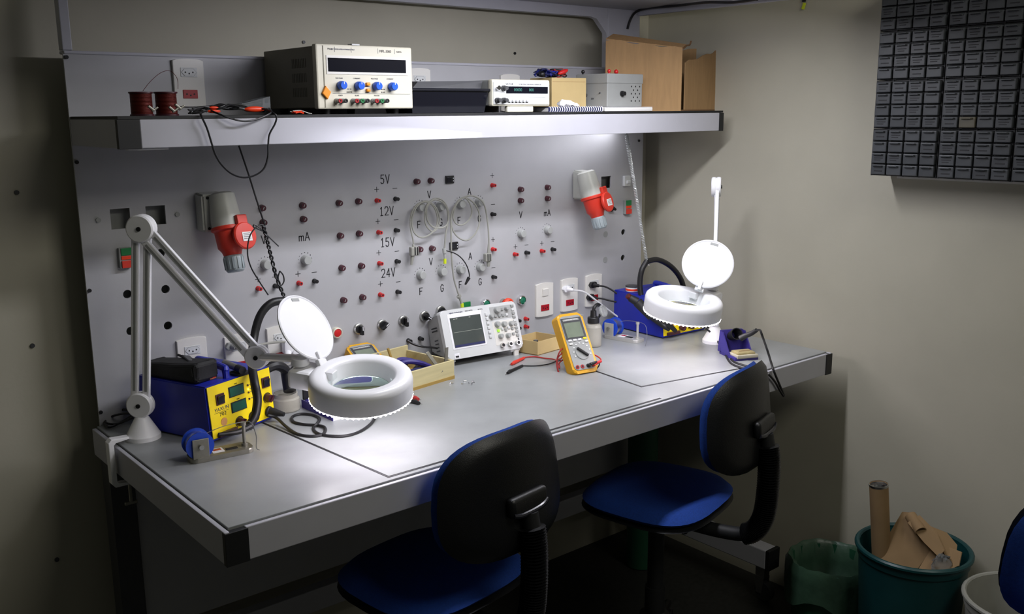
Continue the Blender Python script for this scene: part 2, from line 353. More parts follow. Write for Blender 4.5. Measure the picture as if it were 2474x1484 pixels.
# grey knobs with printed dots
kb = B().cyl((0, 0, 0), (0, -.004, 0), .0142, n=22).cyl((0, -.004, 0), (0, -.019, 0), .0135, .0120, n=22, bev=.001).mesh('rotary_knob', 'knob_grey')
kd = B()
for i in range(9):
    a = math.radians(200 - i * 27.5); kd.cyl((.0205 * math.cos(a), 0, .0205 * math.sin(a)), (.0205 * math.cos(a), -.0006, .0205 * math.sin(a)), .0008 + .00012 * i, n=8)
kd = kd.mesh('scale_dots', 'ink')
for p in [(645, 640), (742, 629), (1019, 501), (1068, 499), (1116, 493), (1161, 489), (1020, 665), (1071, 657), (1116, 652), (1164, 646), (1263, 565), (1327, 556)]:
    q = ay(*p, -.012); q.y = 0; o = put(kb, 'rotary_knob', wk, W=True, m=TR(q)); put(kd, 'scale_dots', o)
# engraved lettering
for s_, x, y, h, c in (('5V', 930, 433, .025, .0128), ('12V', 934, 510, .025, .0128), ('15V', 936, 585, .025, .0128), ('24V', 938, 659, .025, .0128), ('V', 637, 579, .022, .0135), ('mA', 735, 572, .022, .0135), ('V', 1258, 519, .0205, .0118), ('mA', 1322, 514, .0205, .0118),
    ('V', 1037, 470, .0205, .0118), ('A', 1134, 463, .0205, .0118), ('V', 1041, 632, .0205, .0118), ('A', 1136, 619, .0205, .0118), ('F', 1012, 543, .0205, .0118), ('G', 1065, 537, .0205, .0118), ('F', 1109, 533, .0205, .0118), ('G', 1158, 528, .0205, .0118),
    ('F', 1017, 704, .0205, .0118), ('G', 1068, 696, .0205, .0118), ('F', 1112, 688, .0205, .0118), ('G', 1160, 681, .0205, .0118)):
    q = ay(x, y); strokes(s_, q.x, q.z, h, c, wk, t=.0023)
for ch, L_ in (('+', [(910, 458), (913, 535), (915, 611), (919, 686), (623, 675), (720, 662), (1189, 424), (1191, 579), (1245, 596), (1309, 588)]), ('-', [(954, 455), (957, 531), (959, 607), (962, 681), (664, 669), (759, 658), (1191, 494), (1192, 647), (1272, 592), (1335, 584)])):
    for p in L_: q = ay(*p); strokes(ch, q.x, q.z, .0145, .0145, wk, t=.0014)
# rocker switches
for p in ((1085, 434), (1095, 594)):
    q = ay(*p); o = wp(B().box(q + V((0, -.003, 0)), (.031, .006, .024), bev=.001), 'rocker_switch', 'black')
    B().box(q + V((-.004, -.0063, 0)), (.017, .002, .016), bev=.0006).obj('rocker', 'gloss_black', o, W=True)
    for dz in (.004, -.004): B().box(q + V((.0115, -.0063, dz)), (.002, .0008, .0035)).obj('marking', 'white', o, W=True)
# selector switches and push buttons along the lower row
for i, (p, a) in enumerate([((870, 796), 0), ((927, 786), .9), ((978, 776), 0), ((1029, 765), 2.2), ((1068, 752), 1.57)]):
    q = ay(*p, -.012); q.y = 0
    o = wp(B().lathe([(0, 0), (.0165, 0), (.016, .007), (.013, .009), (0, .009)], TR(q, RXm(PI / 2)), 24), 'selector_switch', 'steel')
    R_ = TR(q, RYm(a)); B().lathe([(0, .009), (.0125, .009), (.012, .016), (0, .016)], TR(q, RXm(PI / 2)), 20).box(R_ @ V((0, -.022, -.002)), (.0085, .014, .027), RYm(a), bev=.002).obj('selector_knob', 'black', o, W=True)
    B().box(R_ @ V((0, -.0293, .005)), (.0022, .0008, .012), RYm(a)).obj('pointer', 'white', o, W=True)
for p, mt, rim in (((816, 805), 'red', 'cream'), ((1263, 726), 'dark_green_btn', 'chrome'), ((1176, 735), 'dark_green_btn', 'chrome')):
    q = ay(*p, -.012); q.y = 0; o = wp(B().lathe([(.0115, 0), (.0165, 0), (.016, .012), (.013, .014), (.0115, .011)], TR(q, RXm(PI / 2)), 24, True), 'push_button', rim)
    B().lathe([(0, 0), (.0112, 0), (.0112, .0125), (.009, .0135), (0, .0135)], TR(q, RXm(PI / 2)), 24).obj('button_cap', mt, o, W=True)
q = ay(1224, 735, -.02); q.y = 0; o = wp(B().lathe([(0, 0), (.016, 0), (.016, .012), (0, .012)], TR(q, RXm(PI / 2)), 24), 'emergency_stop', 'steel')
B().lathe([(0, .012), (.011, .012), (.013, .02), (.021, .024), (.021, .032), (.016, .038), (.008, .037), (.004, .034), (0, .034)], TR(q, RXm(PI / 2)), 28).obj('mushroom_head', 'orange_red', o, W=True)
for p in ((300, 622), (1512, 500)):
    q = ay(*p); k = 1.0; o = wp(B().box(q + V((0, -.006, 0)), (.030, .012, .050), bev=.001), 'double_button', 'grey_plastic')
    for dz, h, mt in ((.0155, .019, 'green'), (.0005, .010, 'orange_red'), (-.0155, .019, 'red_plug')):
        B().box(q + V((.002, -.0125 - (.002 if dz < 0 else 0), dz)), (.026, .004, h - .001), bev=.0008).obj('button', mt, o, W=True)
q = ay(1511, 437); o = wp(B().box(q + V((0, -.006, 0)), (.030, .012, .036), bev=.001).box(q + V((.002, -.014, -.004)), (.018, .008, .012), bev=.002), 'breaker', 'offwhite')
q = ay(1472, 504); o = wp(B().cyl(q, q + V((0, -.012, 0)), .011, n=16).box(q + V((.004, -.018, .002)), (.022, .012, .008), RYm(.6), bev=.002), 'selector_knob', 'black')
q = ay(1128, 738, -.004); wp(B().box(q, (.028, .005, .022), bev=.001), 'green_tag', 'green')

# ------------------------------------------------------------------ outlets, plugs, industrial sockets on the panel
def rrect(w, h, r, n=5):
    out = []
    for cx, cy, a0 in ((w / 2 - r, h / 2 - r, 0), (-w / 2 + r, h / 2 - r, 90), (-w / 2 + r, -h / 2 + r, 180), (w / 2 - r, -h / 2 + r, 270)):
        for i in range(n + 1): a = math.radians(a0 + 90 * i / n); out.append((cx + r * math.cos(a), cy + r * math.sin(a)))
    return out
def arcplate(b, w, h, t, bow):   # plate bowed outward and at its top and bottom edge
    n = 8; xs = [-w / 2 + w * i / n for i in range(n + 1)]
    top = [(x, h / 2 + bow * (1 - (2 * x / w) ** 2)) for x in xs]; bot = [(x, -h / 2 - bow * .6 * (1 - (2 * x / w) ** 2)) for x in xs]
    return b.prism(bot + top[::-1], t, FRONT, bev=.0018)
PLM = arcplate(B(), .0785, .110, .008, .004).mesh('cover_plate', 'outlet')
RIM = B().box((0, -.0085, 0), (.037, .003, .021), bev=.0008).mesh('red_insert', 'red_insert')
HOLE3 = B().cyl((-.0095, -.0099, 0), (-.0095, -.0104, 0), .0022, n=8).cyl((.0095, -.0099, 0), (.0095, -.0104, 0), .0022, n=8).cyl((0, -.0099, -.003), (0, -.0104, -.003), .0022, n=8).mesh('pin_holes', 'ink')
hexp = [(-.019, 0), (-.011, .0085), (.011, .0085), (.019, 0), (.011, -.0085), (-.011, -.0085)]
HEXI = B().box((0, -.0082, 0), (.042, .002, .023), bev=.0006).prism(hexp, .0012, TR((0, -.0091, 0), FRONT)).mesh('socket_insert', 'offwhite')
HEXG = B().prism([(x * 1.06, y * 1.1) for x, y in hexp], .0009, TR((0, -.0088, 0), FRONT)).mesh('socket_recess', 'grey_plastic')
ROCK = B().box((0, -.010, .001), (.026, .006, .026), RXm(.12), bev=.0015).mesh('switch_rocker', 'outlet')
def outlet(px, py, label, up='hex', low='red', y=0):
    q = ay(px, py, y); t = thing('power_outlet', label, 'outlet', q)
    put(PLM, 'cover_plate', t)
    zt, zl = (.026, -.027)
    if up == 'hex': o = put(HEXG, 'socket_recess', t, m=TR((0, 0, zt))); o = put(HEXI, 'socket_insert', t, m=TR((0, 0, zt))); put(HOLE3, 'pin_holes', o)
    if up == 'switch': put(ROCK, 'switch_rocker', t, m=TR((0, 0, zt)))
    if low == 'red': o = put(RIM, 'red_insert', t, m=TR((0, 0, zl))); put(HOLE3, 'pin_holes', o)
    return t, q
outlet(1313, 724, 'white outlet plate with a blank switch above a red insert, right of the oscilloscope', 'switch')
outlet(1373, 712, 'white outlet plate with a white plug above its red insert'); outlet(1432, 701, 'white outlet plate with two black plugs, nearest the right panel edge')
outlet(464, 868, 'white outlet plate with empty socket behind the left blue and yellow station'); outlet(576, 858, 'white outlet plate with a grey plug behind the left lamp joint'); outlet(676, 836, 'white outlet plate behind the white multi adapter, left of the red push button')
outlet(455, 201, 'white outlet plate above the shelf beside the copper wire spools'); outlet(1011, 214, 'white outlet plate above the shelf, right of the bench power supply'); outlet(1230, 225, 'white outlet plate peeping above the function generator')
def plug(px, py, name, label, mt, cord, cmt, r=.0032, d=.03, y0=-.008):
    q = ay(px, py, y0 - .012); q.y = y0
    t = thing(name, label, 'plug', q); c1 = V(cord[0]) - q
    b = B().prism([(x * .95, y * 1.25) for x, y in hexp], .012, FRONT, bev=.002)
    e = V((c1.x * .5, -d, c1.z * .5)) if c1.length > .02 else V((0, -d, 0))
    b.cyl((0, -.011, 0), V((e.x * .4, -d, e.z * .4)), .0085, .0055, n=12); b.obj('plug_body', mt, t)
    B().tube([q + V((0, -.018, 0)), q + V((e.x * .4, -d, e.z * .4))] + [V(c) for c in cord], r).obj('cord', cmt, t, W=True)
plug(1372, 699, 'power_plug', 'white plug with white cord running down right to the blue station', 'white', [ay(1412, 706, -.06), ay(1445, 730, -.08), ay(1478, 755, -.09), ay(1496, 768, -.10)], 'cable_white')
plug(1436, 689, 'power_plug', 'upper of the two black plugs at the right outlet', 'black', [ay(1462, 693, -.05), ay(1480, 702, -.08), ay(1498, 715, -.10)], 'cable_black')
plug(1430, 719, 'power_plug', 'lower of the two black plugs at the right outlet', 'black', [ay(1455, 722, -.05), ay(1480, 728, -.08), ay(1498, 730, -.10)], 'cable_black')
plug(562, 838, 'power_plug', 'grey plug in outlet behind the left lamp joint', 'grey_plastic', [ay(585, 845, -.06), ay(600, 855, -.07), ay(620, 880, -.09), ay(640, 920, -.10)], 'cable_grey')
q = ay(692, 838, -.01); t = thing('plug_adapter', 'white three way plug adapter in the outlet behind the left lamp lid', 'adapter', q)
B().box((0, -.012, .004), (.034, .024, .040), bev=.006).cyl((-.006, -.02, -.012), (-.022, -.045, -.03), .010, .008, n=12).obj('adapter_body', 'white', t)
B().box((.020, -.014, -.008), (.022, .026, .030), RYm(.4), bev=.005).obj('adapter_block', 'white', t)
B().tube([ay(688, 826, -.03), ay(660, 828, -.06), ay(635, 832, -.09), ay(620, 838, -.11), ay(606, 860, -.12), ay(600, 900, -.12)], .0033).obj('cord', 'cable_grey', t, W=True)
B().tube([ay(720, 855, -.03), ay(722, 868, -.06), ay(716, 888, -.08), ay(712, 905, -.09)], .004).obj('cord', 'cable_white', t, W=True)

def ind_socket(px, py, A, Z_, label, s2=1, bx=1.0):
    q = ay(px, py); t = thing('industrial_socket', label, 'socket', q)
    A, Z_ = V(A) - q, V(Z_) - q; a = (Z_ - A).normalized(); k = (Z_ - A).length / .192; p0 = A; mm = TR(p0, basis(a) @ M.Scale(k, 4))
    h = B().hexa([V((v[0] * bx, v[1], v[2])) for v in ((-.034, 0, -.052), (.030, 0, -.052), (.030, -.048, -.050), (-.034, -.048, -.050), (-.034, 0, .048), (.030, 0, .048), (.030, -.048, .044), (-.034, -.048, .044))])
    bmesh.ops.bevel(h.b, geom=list(h.b.edges), offset=.005, segments=2, affect='EDGES'); h.obj('mounting_box', 'socket_grey', t)
    B().lathe([(0, 0), (.022, 0), (.030, .005), (.034, .05), (.036, .066), (.036, .082), (0, .082)], mm, 28).obj('housing', 'socket_grey', t)
    for x, z in ((-.020, .036), (-.020, -.042)): B().cyl((x, -.046, z), (x, -.050, z), .004, n=8).obj('screw', 'black', t)
    B().lathe([(0, .080), (.034, .080), (.039, .083), (.039, .090), (.033, .094), (.031, .132), (.024, .142), (.020, .155), (0, .155)], mm, 26).obj('red_collar', 'red_plug', t)
    nf = V((.30 * s2, -1, .10)); nf = (nf - a * nf.dot(a)).normalized(); fc = p0 + a * .112 * k + nf * .036 * k + V((.010 * s2, 0, 0)); mf = TR(fc, basis(nf, -a))
    B().lathe([(0, 0), (.031 * k, 0), (.033 * k, .003), (.033 * k, .008), (.030 * k, .011), (0, .012)], mf, 28).box(mf @ V((0, .036 * k, .003)), (.030 * k, .030 * k, .012), mf.to_3x3().to_4x4(), bev=.003).obj('flap', 'red_plug', t)
    B().box(mf @ V((.002, -.003, .0122)), (.028 * k, .022 * k, .0012), mf.to_3x3().to_4x4()).obj('rating_label', 'paper', t)
    for i in range(4): B().box(mf @ V((.002, .005 - i * .0045, .0131)), (.021 * k, .0011, .0006), mf.to_3x3().to_4x4()).obj('print', 'ink_grey', t)
    g = B().lathe([(0, .152), (.022, .152), (.0235, .157), (.0215, .188), (.018, .192), (0, .192)], mm, 12)
    for i in range(12):
        an = 2 * PI * i / 12; g.box(mm @ V((.0225 * math.cos(an), .0225 * math.sin(an), .171)), (.003 * k, .005 * k, .028 * k), basis(a) @ RZ(an))
    g.obj('gland_nut', 'gland', t)
mat('socket_grey', (186, 187, 180), .3, var=.03, scale=20); mat('gland', (150, 160, 164), .4)
ind_socket(503, 508, ay(534, 466, -.055), ay(570, 657, -.105), 'grey industrial socket with red plug left of the red fuse holders, nearest the left lamp')
ind_socket(1396, 444, ay(1414, 414, -.055), ay(1452, 553, -.105), 'grey industrial socket with red plug near the right panel edge', 1, .8)

# ------------------------------------------------------------------ cables hung on the panel
def pth(L_, y): return [ay(p[0], p[1], p[2] if len(p) > 2 else y) for p in L_]
q = ay(1040, 500, -.02); t = thing('probe_cable', 'grey probe cable coiled over the left pair of panel knobs', 'cable', q)
B().tube(pth([(1000, 605), (998, 580), (992, 550), (993, 520), (1005, 497), (1025, 488), (1045, 496), (1056, 520), (1055, 545), (1042, 564), (1022, 574), (1006, 568), (997, 552), (996, 525), (1010, 496), (1032, 486), (1052, 500), (1062, 528), (1058, 548), (1046, 560), (1030, 545), (1026, 520), (1032, 495), (1048, 481), (1066, 482), (1080, 500), (1084, 525), (1078, 545), (1064, 551), (1045, 548), (1032, 530), (1031, 505), (1042, 486), (1060, 484), (1078, 500), (1083, 530), (1077, 565), (1074, 600)], -.026), .0026, n=6).obj('cable', 'cable_grey', t, W=True)
B().box(ay(1000, 607, -.028), (.027, .016, .027), bev=.003).cyl(ay(998, 590, -.026), ay(1000, 602, -.026), .003, .006, n=10).cyl(ay(997, 615, -.026), ay(994, 640, -.026), .007, .0035, n=10).obj('connector', 'cable_grey', t, W=True)
for dx in (1003, 1009): B().box(ay(dx, 607, -.0365), (.0034, .002, .024)).obj('connector_ring', 'ink', t, W=True)
B().cyl(ay(1073, 600, -.026), ay(1074, 612, -.026), .0062, n=10).cyl(ay(1074, 612, -.026), ay(1075, 625, -.026), .004, n=10).obj('strain_relief', 'knob_grey', t, W=True)
B().cyl(ay(1075, 625, -.026), ay(1075, 637, -.026), .0048, n=10).obj('marker_ring', 'lime', t, W=True)
B().tube(pth([(1078, 606), (1098, 612), (1115, 624), (1128, 643), (1134, 665), (1130, 676)], -.03), .0018, n=6).cyl(ay(1133, 671, -.03), ay(1124, 688, -.03), .0058, .003, n=8).obj('ground_clip', 'cable_black', t, W=True)
q = ay(1130, 500, -.02); t = thing('probe_cable', 'grey probe cable coiled over the right pair of panel knobs', 'cable', q)
B().tube(pth([(1181, 610), (1181, 580), (1179, 545), (1172, 502), (1160, 482), (1138, 473), (1115, 480), (1100, 500), (1095, 525), (1103, 541), (1118, 543), (1134, 530), (1140, 510), (1134, 490), (1122, 478), (1108, 484), (1095, 505), (1089, 530), (1096, 560), (1112, 577), (1130, 580), (1148, 565), (1158, 540), (1156, 510), (1142, 488), (1120, 477), (1102, 492), (1090, 525), (1090, 565), (1091, 620), (1096, 670), (1104, 700), (1109, 715)], -.026), .0026, n=6).obj('cable', 'cable_grey', t, W=True)
B().box(ay(1178, 622, -.028), (.025, .016, .026), bev=.003).cyl(ay(1181, 590, -.026), ay(1180, 615, -.026), .003, .006, n=10).cyl(ay(1180, 632, -.026), ay(1180, 644, -.026), .007, .005, n=10).obj('connector', 'cable_grey', t, W=True)
for dx in (1179, 1184): B().box(ay(dx, 622, -.0365), (.0030, .002, .022)).obj('connector_ring', 'ink', t, W=True)
B().cyl(ay(1108, 715, -.026), ay(1110, 718, -.026), .0078, n=10).tube(pth([(1109, 717), (1113, 727), (1116, 738)], -.022), .0038, n=6).obj('strain_relief', 'cable_grey', t, W=True)
B().cyl(ay(1116, 733, -.022), ay(1117, 744, -.022), .0055, n=10).obj('marker_ring', 'lime', t, W=True)
# hanging cords that carry the two hoses
q = ay(640, 530, -.2); t = thing('hose_hanger', 'black twisted cord hanging from the shelf above left hose', 'cord', q)
B().tube(pth([(577, 352), (600, 420), (622, 490), (640, 545)], -.2), .0021, n=6).obj('cord', 'cable_black', t, W=True)
b = B()
for ph in (0, PI):
    P_ = spline(pth([(636, 545), (645, 580), (655, 620), (668, 670), (686, 716)], -.2), 14); b.tube([p + V((math.cos(i * .75 + ph) * .0032, math.sin(i * .75 + ph) * .0032, 0)) for i, p in enumerate(P_)], .0024, n=6, raw=True)
b.obj('twist', 'cable_black', t, W=True)
B().tube(pth([(648, 713), (625, 678), (606, 645), (598, 612), (602, 575), (615, 553), (630, 543), (640, 548), (636, 558), (620, 552), (612, 548), (616, 543), (632, 555), (652, 575), (673, 595)], -.2), .0017, n=6).obj('loose_end', 'cable_black', t, W=True)
B().tube(pth([(676, 655), (684, 665), (686, 680), (678, 690), (672, 672), (676, 655)], -.2), .0017, n=6).obj('loop', 'cable_black', t, W=True)
q = ay(1535, 480, -.2); t = thing('coil_spring', 'thin bright coil spring hanging from shelf above the right hose', 'spring', q)
P0, P1 = ay(1513, 323, -.2), ay(1562, 630, -.2); n = 560; d_ = (P1 - P0); bm_ = basis(d_)
B().tube([P0 + d_ * (i / n) + (bm_ @ V((math.cos(i * .9), math.sin(i * .9), 0))) * (.0052 if i < 130 else .0042) for i in range(n + 1)], .0019, n=4, raw=True).obj('coil', 'spring', t, W=True)
B().tube([P0, P0 + V((.008, -.02, .012)), P0 + V((.02, -.02, .01))], .0018, n=6).obj('hook', 'cable_black', t, W=True)
B().tube([P1, P1 + V((.004, 0, -.008)), P1 + V((0, -.012, -.014)), P1 + V((-.004, 0, -.008)), P1], .0016, n=6).obj('hook', 'steel', t, W=True)

# ------------------------------------------------------------------ things on the shelf
ZS = 1.6738
def disc(b, x, z, r, y0, y1, n=18, r1=None): return b.cyl((x, y0, z), (x, y1, z), r, r1, n=n)
# bench power supply
yF = -.30; a_, c_ = ay(770, 265, yF), ay(998, 265, yF); w_ = c_.x - a_.x; h_ = .153
ps = thing('power_supply', 'large beige bench power supply with blue knobs on the shelf', 'power supply', ((a_.x + c_.x) / 2, yF, ZS + .012))
B().rng(-w_ / 2 + .003, w_ / 2 - .003, .018, .285, .002, h_ - .004, bev=.003).obj('case', 'beige_case', ps)
v = B()
for k in range(3):
    for j in range(9): v.rng(-w_ / 2 + .0022, -w_ / 2 + .0035, .06 + j * .0085, .064 + j * .0085, .030 + k * .035, .052 + k * .035)
v.obj('vent_slots', 'vent', ps)
B().rng(-w_ / 2 - .001, w_ / 2 + .001, 0, .02, 0, h_, bev=.004).obj('front_bezel', 'cream', ps)
B().rng(-w_ / 2 + .0175, -w_ / 2 + .0195, -.0012, .001, .004, h_ - .004).obj('groove', 'beige_case', ps)
B().rng(-w_ / 2 + .026, w_ / 2 - .012, -.0016, .001, .083, .127).obj('display_frame', 'outlet', ps)
B().rng(-w_ / 2 + .030, w_ / 2 - .020, -.0026, .001, .089, .121).obj('display_window', 'dark_screen', ps)
for i, x in enumerate((-.072, -.025, .024, .068)):
    o = B().lathe([(0, 0), (.0092, 0), (.0105, .002), (.0105, .006), (.0098, .016), (.0088, .018), (0, .018)], TR((x * w_ / .262, -.002, .0565 - i * .0005), RXm(PI / 2)), 18).obj('knob', 'knob_blue', ps)
    B().box((x * w_ / .262, -.0205, .062), (.0014, .0008, .006)).obj('pointer', 'white', o)
    text('VOLTAGE' if i % 2 == 0 else 'CURRENT', .0046, TR((x * w_ / .262 - .002, -.0004, .0735), FRONT), ps, 'ink_grey')
for x, z in ((.0015, .0605), (.0015, .0455)): B().box((x, -.004, z), (.010, .008, .0075), bev=.0012).obj('push_button', 'orange', ps); B().box((x, -.0004, z - .006), (.014, .001, .0012)).obj('print', 'ink_grey', ps)
for x, s_ in ((-.050, 'MASTER'), (.047, 'SLAVE')):
    for dx in (-.0035, .0035): B().box((x + dx, -.0005, .048), (.0042, .001, .0018)).obj('indicator', 'ink', ps)
    text(s_, .0044, TR((x, -.0004, .0405), FRONT), ps, 'ink')
B().rng(-w_ / 2 + .040, w_ / 2 - .008, -.0008, .001, .0366, .0374).obj('panel_line', 'grey_plastic', ps)
for x0, cols, s_ in ((-.088, ('red_insert', 'black'), 'FIXED'), (-.042, ('red_insert', 'green', 'black'), 'SLAVE'), (.015, ('red_insert', 'green', 'black'), 'MASTER')):
    text(s_, .0044, TR((x0 + .013, -.0004, .0325), FRONT), ps, 'ink_grey')
    for i, c in enumerate(cols):
        o = B().lathe([(0, 0), (.0062, 0), (.0058, .008), (.0050, .0085), (.0056, .018), (0, .018)], TR((x0 + i * .0158, -.001, .0195), RXm(PI / 2)), 14).obj('terminal', 'grey_plastic', ps)
        B().lathe([(.0022, .018), (.0052, .018), (.0050, .021), (.0022, .021)], TR((x0 + i * .0158, -.001, .0195), RXm(PI / 2)), 14, True).obj('terminal_ring', c, o)
B().prism([(0, .016), (.012, 0), (0, -.016), (-.012, 0)], .006, TR((-w_ / 2 + .021, -.001, .039), FRONT @ RZ(.12)), bev=.0015).obj('power_button', 'orange', ps)
text('MPL-3303', .0085, TR((.058, -.0004, .1405), FRONT), ps, 'ink'); text('DC REGULATED POWER SUPPLY', .0044, TR((-.063, -.0004, .1415), FRONT), ps, 'ink_blue'); text('Minipa', .0055, TR((-.098, -.0004, .1418), FRONT), ps, 'ink_grey')
text('ALERTA', .0045, TR((.098, -.0004, .1405), FRONT), ps, 'ink')
for x in (-.086, -.040, .036, .085): B().box((x, -.0004, .141), (.0008, .001, .012)).obj('print', 'grey_plastic', ps)
B().rng(-.038, -.016, -.001, .02, h_ - .0008, h_ + .003, bev=.001).obj('tape', 'offwhite', ps)
for x in (-.1, .1):
    for y in (.03, .25): B().cyl((x, y, -.012), (x, y, .003), .010, .012, n=12).obj('foot', 'black', ps)
# function generator
yF = -.285; a_, c_ = ay(1189, 257, yF), ay(1329, 257, yF); w_ = c_.x - a_.x; zf = a_.z; h_ = ay(1189, 191, yF).z - zf
fg = thing('function_generator', 'pale grey function generator with green display on the shelf', 'signal generator', ((a_.x + c_.x) / 2, yF, zf))
B().rng(-w_ / 2 + .003, w_ / 2 - .003, .018, .255, .002, h_ - .002, bev=.003).obj('case', 'grey_plastic', fg)
B().rng(-w_ / 2, w_ / 2, 0, .02, 0, h_, bev=.005).obj('front_bezel', 'cream', fg)
B().rng(-w_ / 2 + .004, w_ / 2 - .004, -.0015, .001, .005, h_ - .008, bev=.001).obj('front_panel', 'offwhite', fg)
B().rng(-w_ / 2 + .050, w_ / 2 - .011, -.0025, .001, h_ * .48, h_ * .74).obj('display_window', 'dark_screen', fg)
for x0, s_ in ((-.016, '00000'), (.034, '000')):
    text(s_, .012, TR((x0, -.0027, h_ * .61), FRONT), fg, 'seg_green')
text('VICTOR', .0075, TR((-w_ / 2 + .062, -.0016, h_ * .825), FRONT), fg, 'ink'); text('VC2002 FUNCTION SIGNAL GENERATOR', .0046, TR((.030, -.0016, h_ * .82), FRONT), fg, 'ink_grey')
disc(B(), -w_ / 2 + .015, h_ * .68, .006, -.001, -.014).obj('output_connector', 'chrome', fg)
for x, z in ((-w_ / 2 + .038, .67), (-w_ / 2 + .015, .22), (-w_ / 2 + .038, .22)):
    disc(disc(B(), x, h_ * z, .0075, -.001, -.010, 16), x, h_ * z, .0058, -.010, -.020, 16).obj('knob', 'dark_grey', fg)
for i in range(6):
    B().box((-w_ / 2 + .060 + i * .0132, -.005, h_ * .205), (.0088, .007, .006), bev=.001).obj('push_button', 'offwhite', fg); B().box((-w_ / 2 + .060 + i * .0132, -.0017, h_ * .13), (.006, .0006, .0012)).obj('print', 'ink_grey', fg)
B().rng(-w_ / 2 + .045, w_ / 2 - .018, -.0018, -.001, h_ * .335, h_ * .345).obj('panel_line', 'grey_plastic', fg)
B().rng(-.050, .048, .004, .018, ZS - zf + .0005, .0002, bev=.003).obj('tilt_bail', 'cream', fg)
B().rng(-w_ / 2 + .01, w_ / 2 - .01, .225, .25, ZS - zf + .0005, .003).obj('foot', 'black', fg)
# black tray with rim
yT = -.275; a_, c_ = ay(1002, 215, yT), ay(1186, 217, yT); x0, x1 = ps.location.x + .142, c_.x - .001; zt = a_.z
t = thing('parts_tray', 'black plastic tray with rolled rim between power supply and function generator', 'tray', ((x0 + x1) / 2, -.2, ZS + .0006)); hx = (x1 - x0) / 2; hz = zt - ZS
B().hexa([(-hx + .016, -.065, 0), (hx - .016, -.065, 0), (hx - .016, .06, 0), (-hx + .016, .06, 0), (-hx + .006, -.073, hz - .004), (hx - .006, -.073, hz - .004), (hx - .006, .07, hz - .004), (-hx + .006, .07, hz - .004)]).obj('tub', 'dark_screen', t)
B().tube([(-hx + .004, -.075, hz - .002), (hx - .004, -.075, hz - .002), (hx - .004, .072, hz - .002), (-hx + .004, .072, hz - .002)], .0042, n=8, closed=True, raw=True).obj('rim', 'gloss_black', t)
B().hexa([(-hx + .02, -.055, hz - .003), (hx - .02, -.055, hz - .003), (hx - .02, .06, hz - .003), (-hx + .02, .06, hz - .003), (-hx + .05, -.045, hz + .020), (hx - .004, -.045, hz + .024), (hx - .004, .06, hz + .026), (-hx + .05, .06, hz + .022)]).obj('lid_flap', 'dark_grey', t)
# spiral notebook, papers, white cloth
yN = -.29; p0, p1 = ay(1328, 262, yN), ay(1458, 262, yN); t = thing('spiral_notebook', 'spiral notebook lying on the shelf under the white cloth', 'notebook', ((p0.x + p1.x) / 2, yN, ZS)); hw = (p1.x - p0.x) / 2
B().rng(-hw, hw, .006, .15, .001, .013, bev=.001).obj('pages', 'paper', t); B().rng(-hw - .002, hw + .002, .004, .152, .0132, .0145).obj('cover', 'ink_blue', t)
B().rng(-hw, hw, .0035, .0058, .0005, .0145).obj('binding_edge', 'ink_blue', t)
b = B(); n = 24
for i in range(n):
    x = -hw + .004 + (2 * hw - .008) * i / (n - 1); b.tube([(x, .006 * math.cos(a) + .005, .0075 + .0072 * math.sin(a)) for a in [2 * PI * k / 10 for k in range(10)]], .0016, n=5, closed=True, raw=True)
b.obj('spiral_binding', 'white', t)
p0, p1 = ay(1462, 262, yN), ay(1577, 262, yN); t = thing('paper_pad', 'white paper pad lying on the shelf under the grey project box', 'paper', ((p0.x + p1.x) / 2, yN, ZS)); hw = (p1.x - p0.x) / 2
B().rng(-hw, hw, .0, .16, .0005, .0125, bev=.002).obj('pad', 'paper', t); B().rng(-hw + .002, hw - .002, -.0004, .158, .0127, .0137, bev=.0004).obj('top_sheet', 'white', t)
p = ay(1375, 252, -.27); t = thing('cloth', 'crumpled white cloth on the spiral notebook below the small tan box', 'cloth', (p.x, -.25, ZS + .0148))
b = B().sph((0, -.005, .009), .032, (1, .55, .36), u=16, v=10).sph((.035, 0, .005), .02, (1.2, .6, .3))
for v_ in b.b.verts: v_.co += V((random.uniform(-1, 1), random.uniform(-1, 1), random.uniform(-1, 1))) * .0022; v_.co.z = max(v_.co.z, 0)
b.obj('fold', 'paper', t)
# small tan box with wires on it
p0, p1 = ay(1333, 247, -.2), ay(1416, 247, -.2); zt = ay(1375, 188, -.2).z
t = thing('small_box', 'small tan cardboard box between function generator and grey project box', 'box', ((p0.x + p1.x) / 2, -.2, ZS + .0152)); hw = (p1.x - p0.x) / 2; hz = zt - ZS - .0152
B().rng(-hw, hw, 0, .10, 0, hz, bev=.001).obj('carton', 'card_pale', t); B().rng(-hw + .004, hw - .004, -.0006, .001, hz * .86, hz * .87).obj('flap_seam', 'card', t)
zb = t.location.z + hz
t = thing('wire_bundle', 'tangle of blue and red wires lying on the small tan box', 'wires', (t.location.x - .03, -.15, zb))
for c, n_, sx in (('ink_blue', 9, -.03), ('blue_metal', 6, -.02), ('cable_red', 3, .015), ('cable_black', 5, .02)):
    b = B()
    for i in range(n_):
        b.tube([(sx + random.uniform(-.03, .03), random.uniform(-.03, .03), .003 + random.uniform(0, .024)) for k in range(5)], .0019, n=5, closed=True)
    b.obj('wire', c, t)
B().sph((.022, -.03, .018), .010, (2.2, .8, .7), RYm(-.3)).obj('clip_boot', 'red', t)
B().sph((-.055, -.02, .010), .009, (1.2, 1, 1)).obj('plug_end', 'black', t)
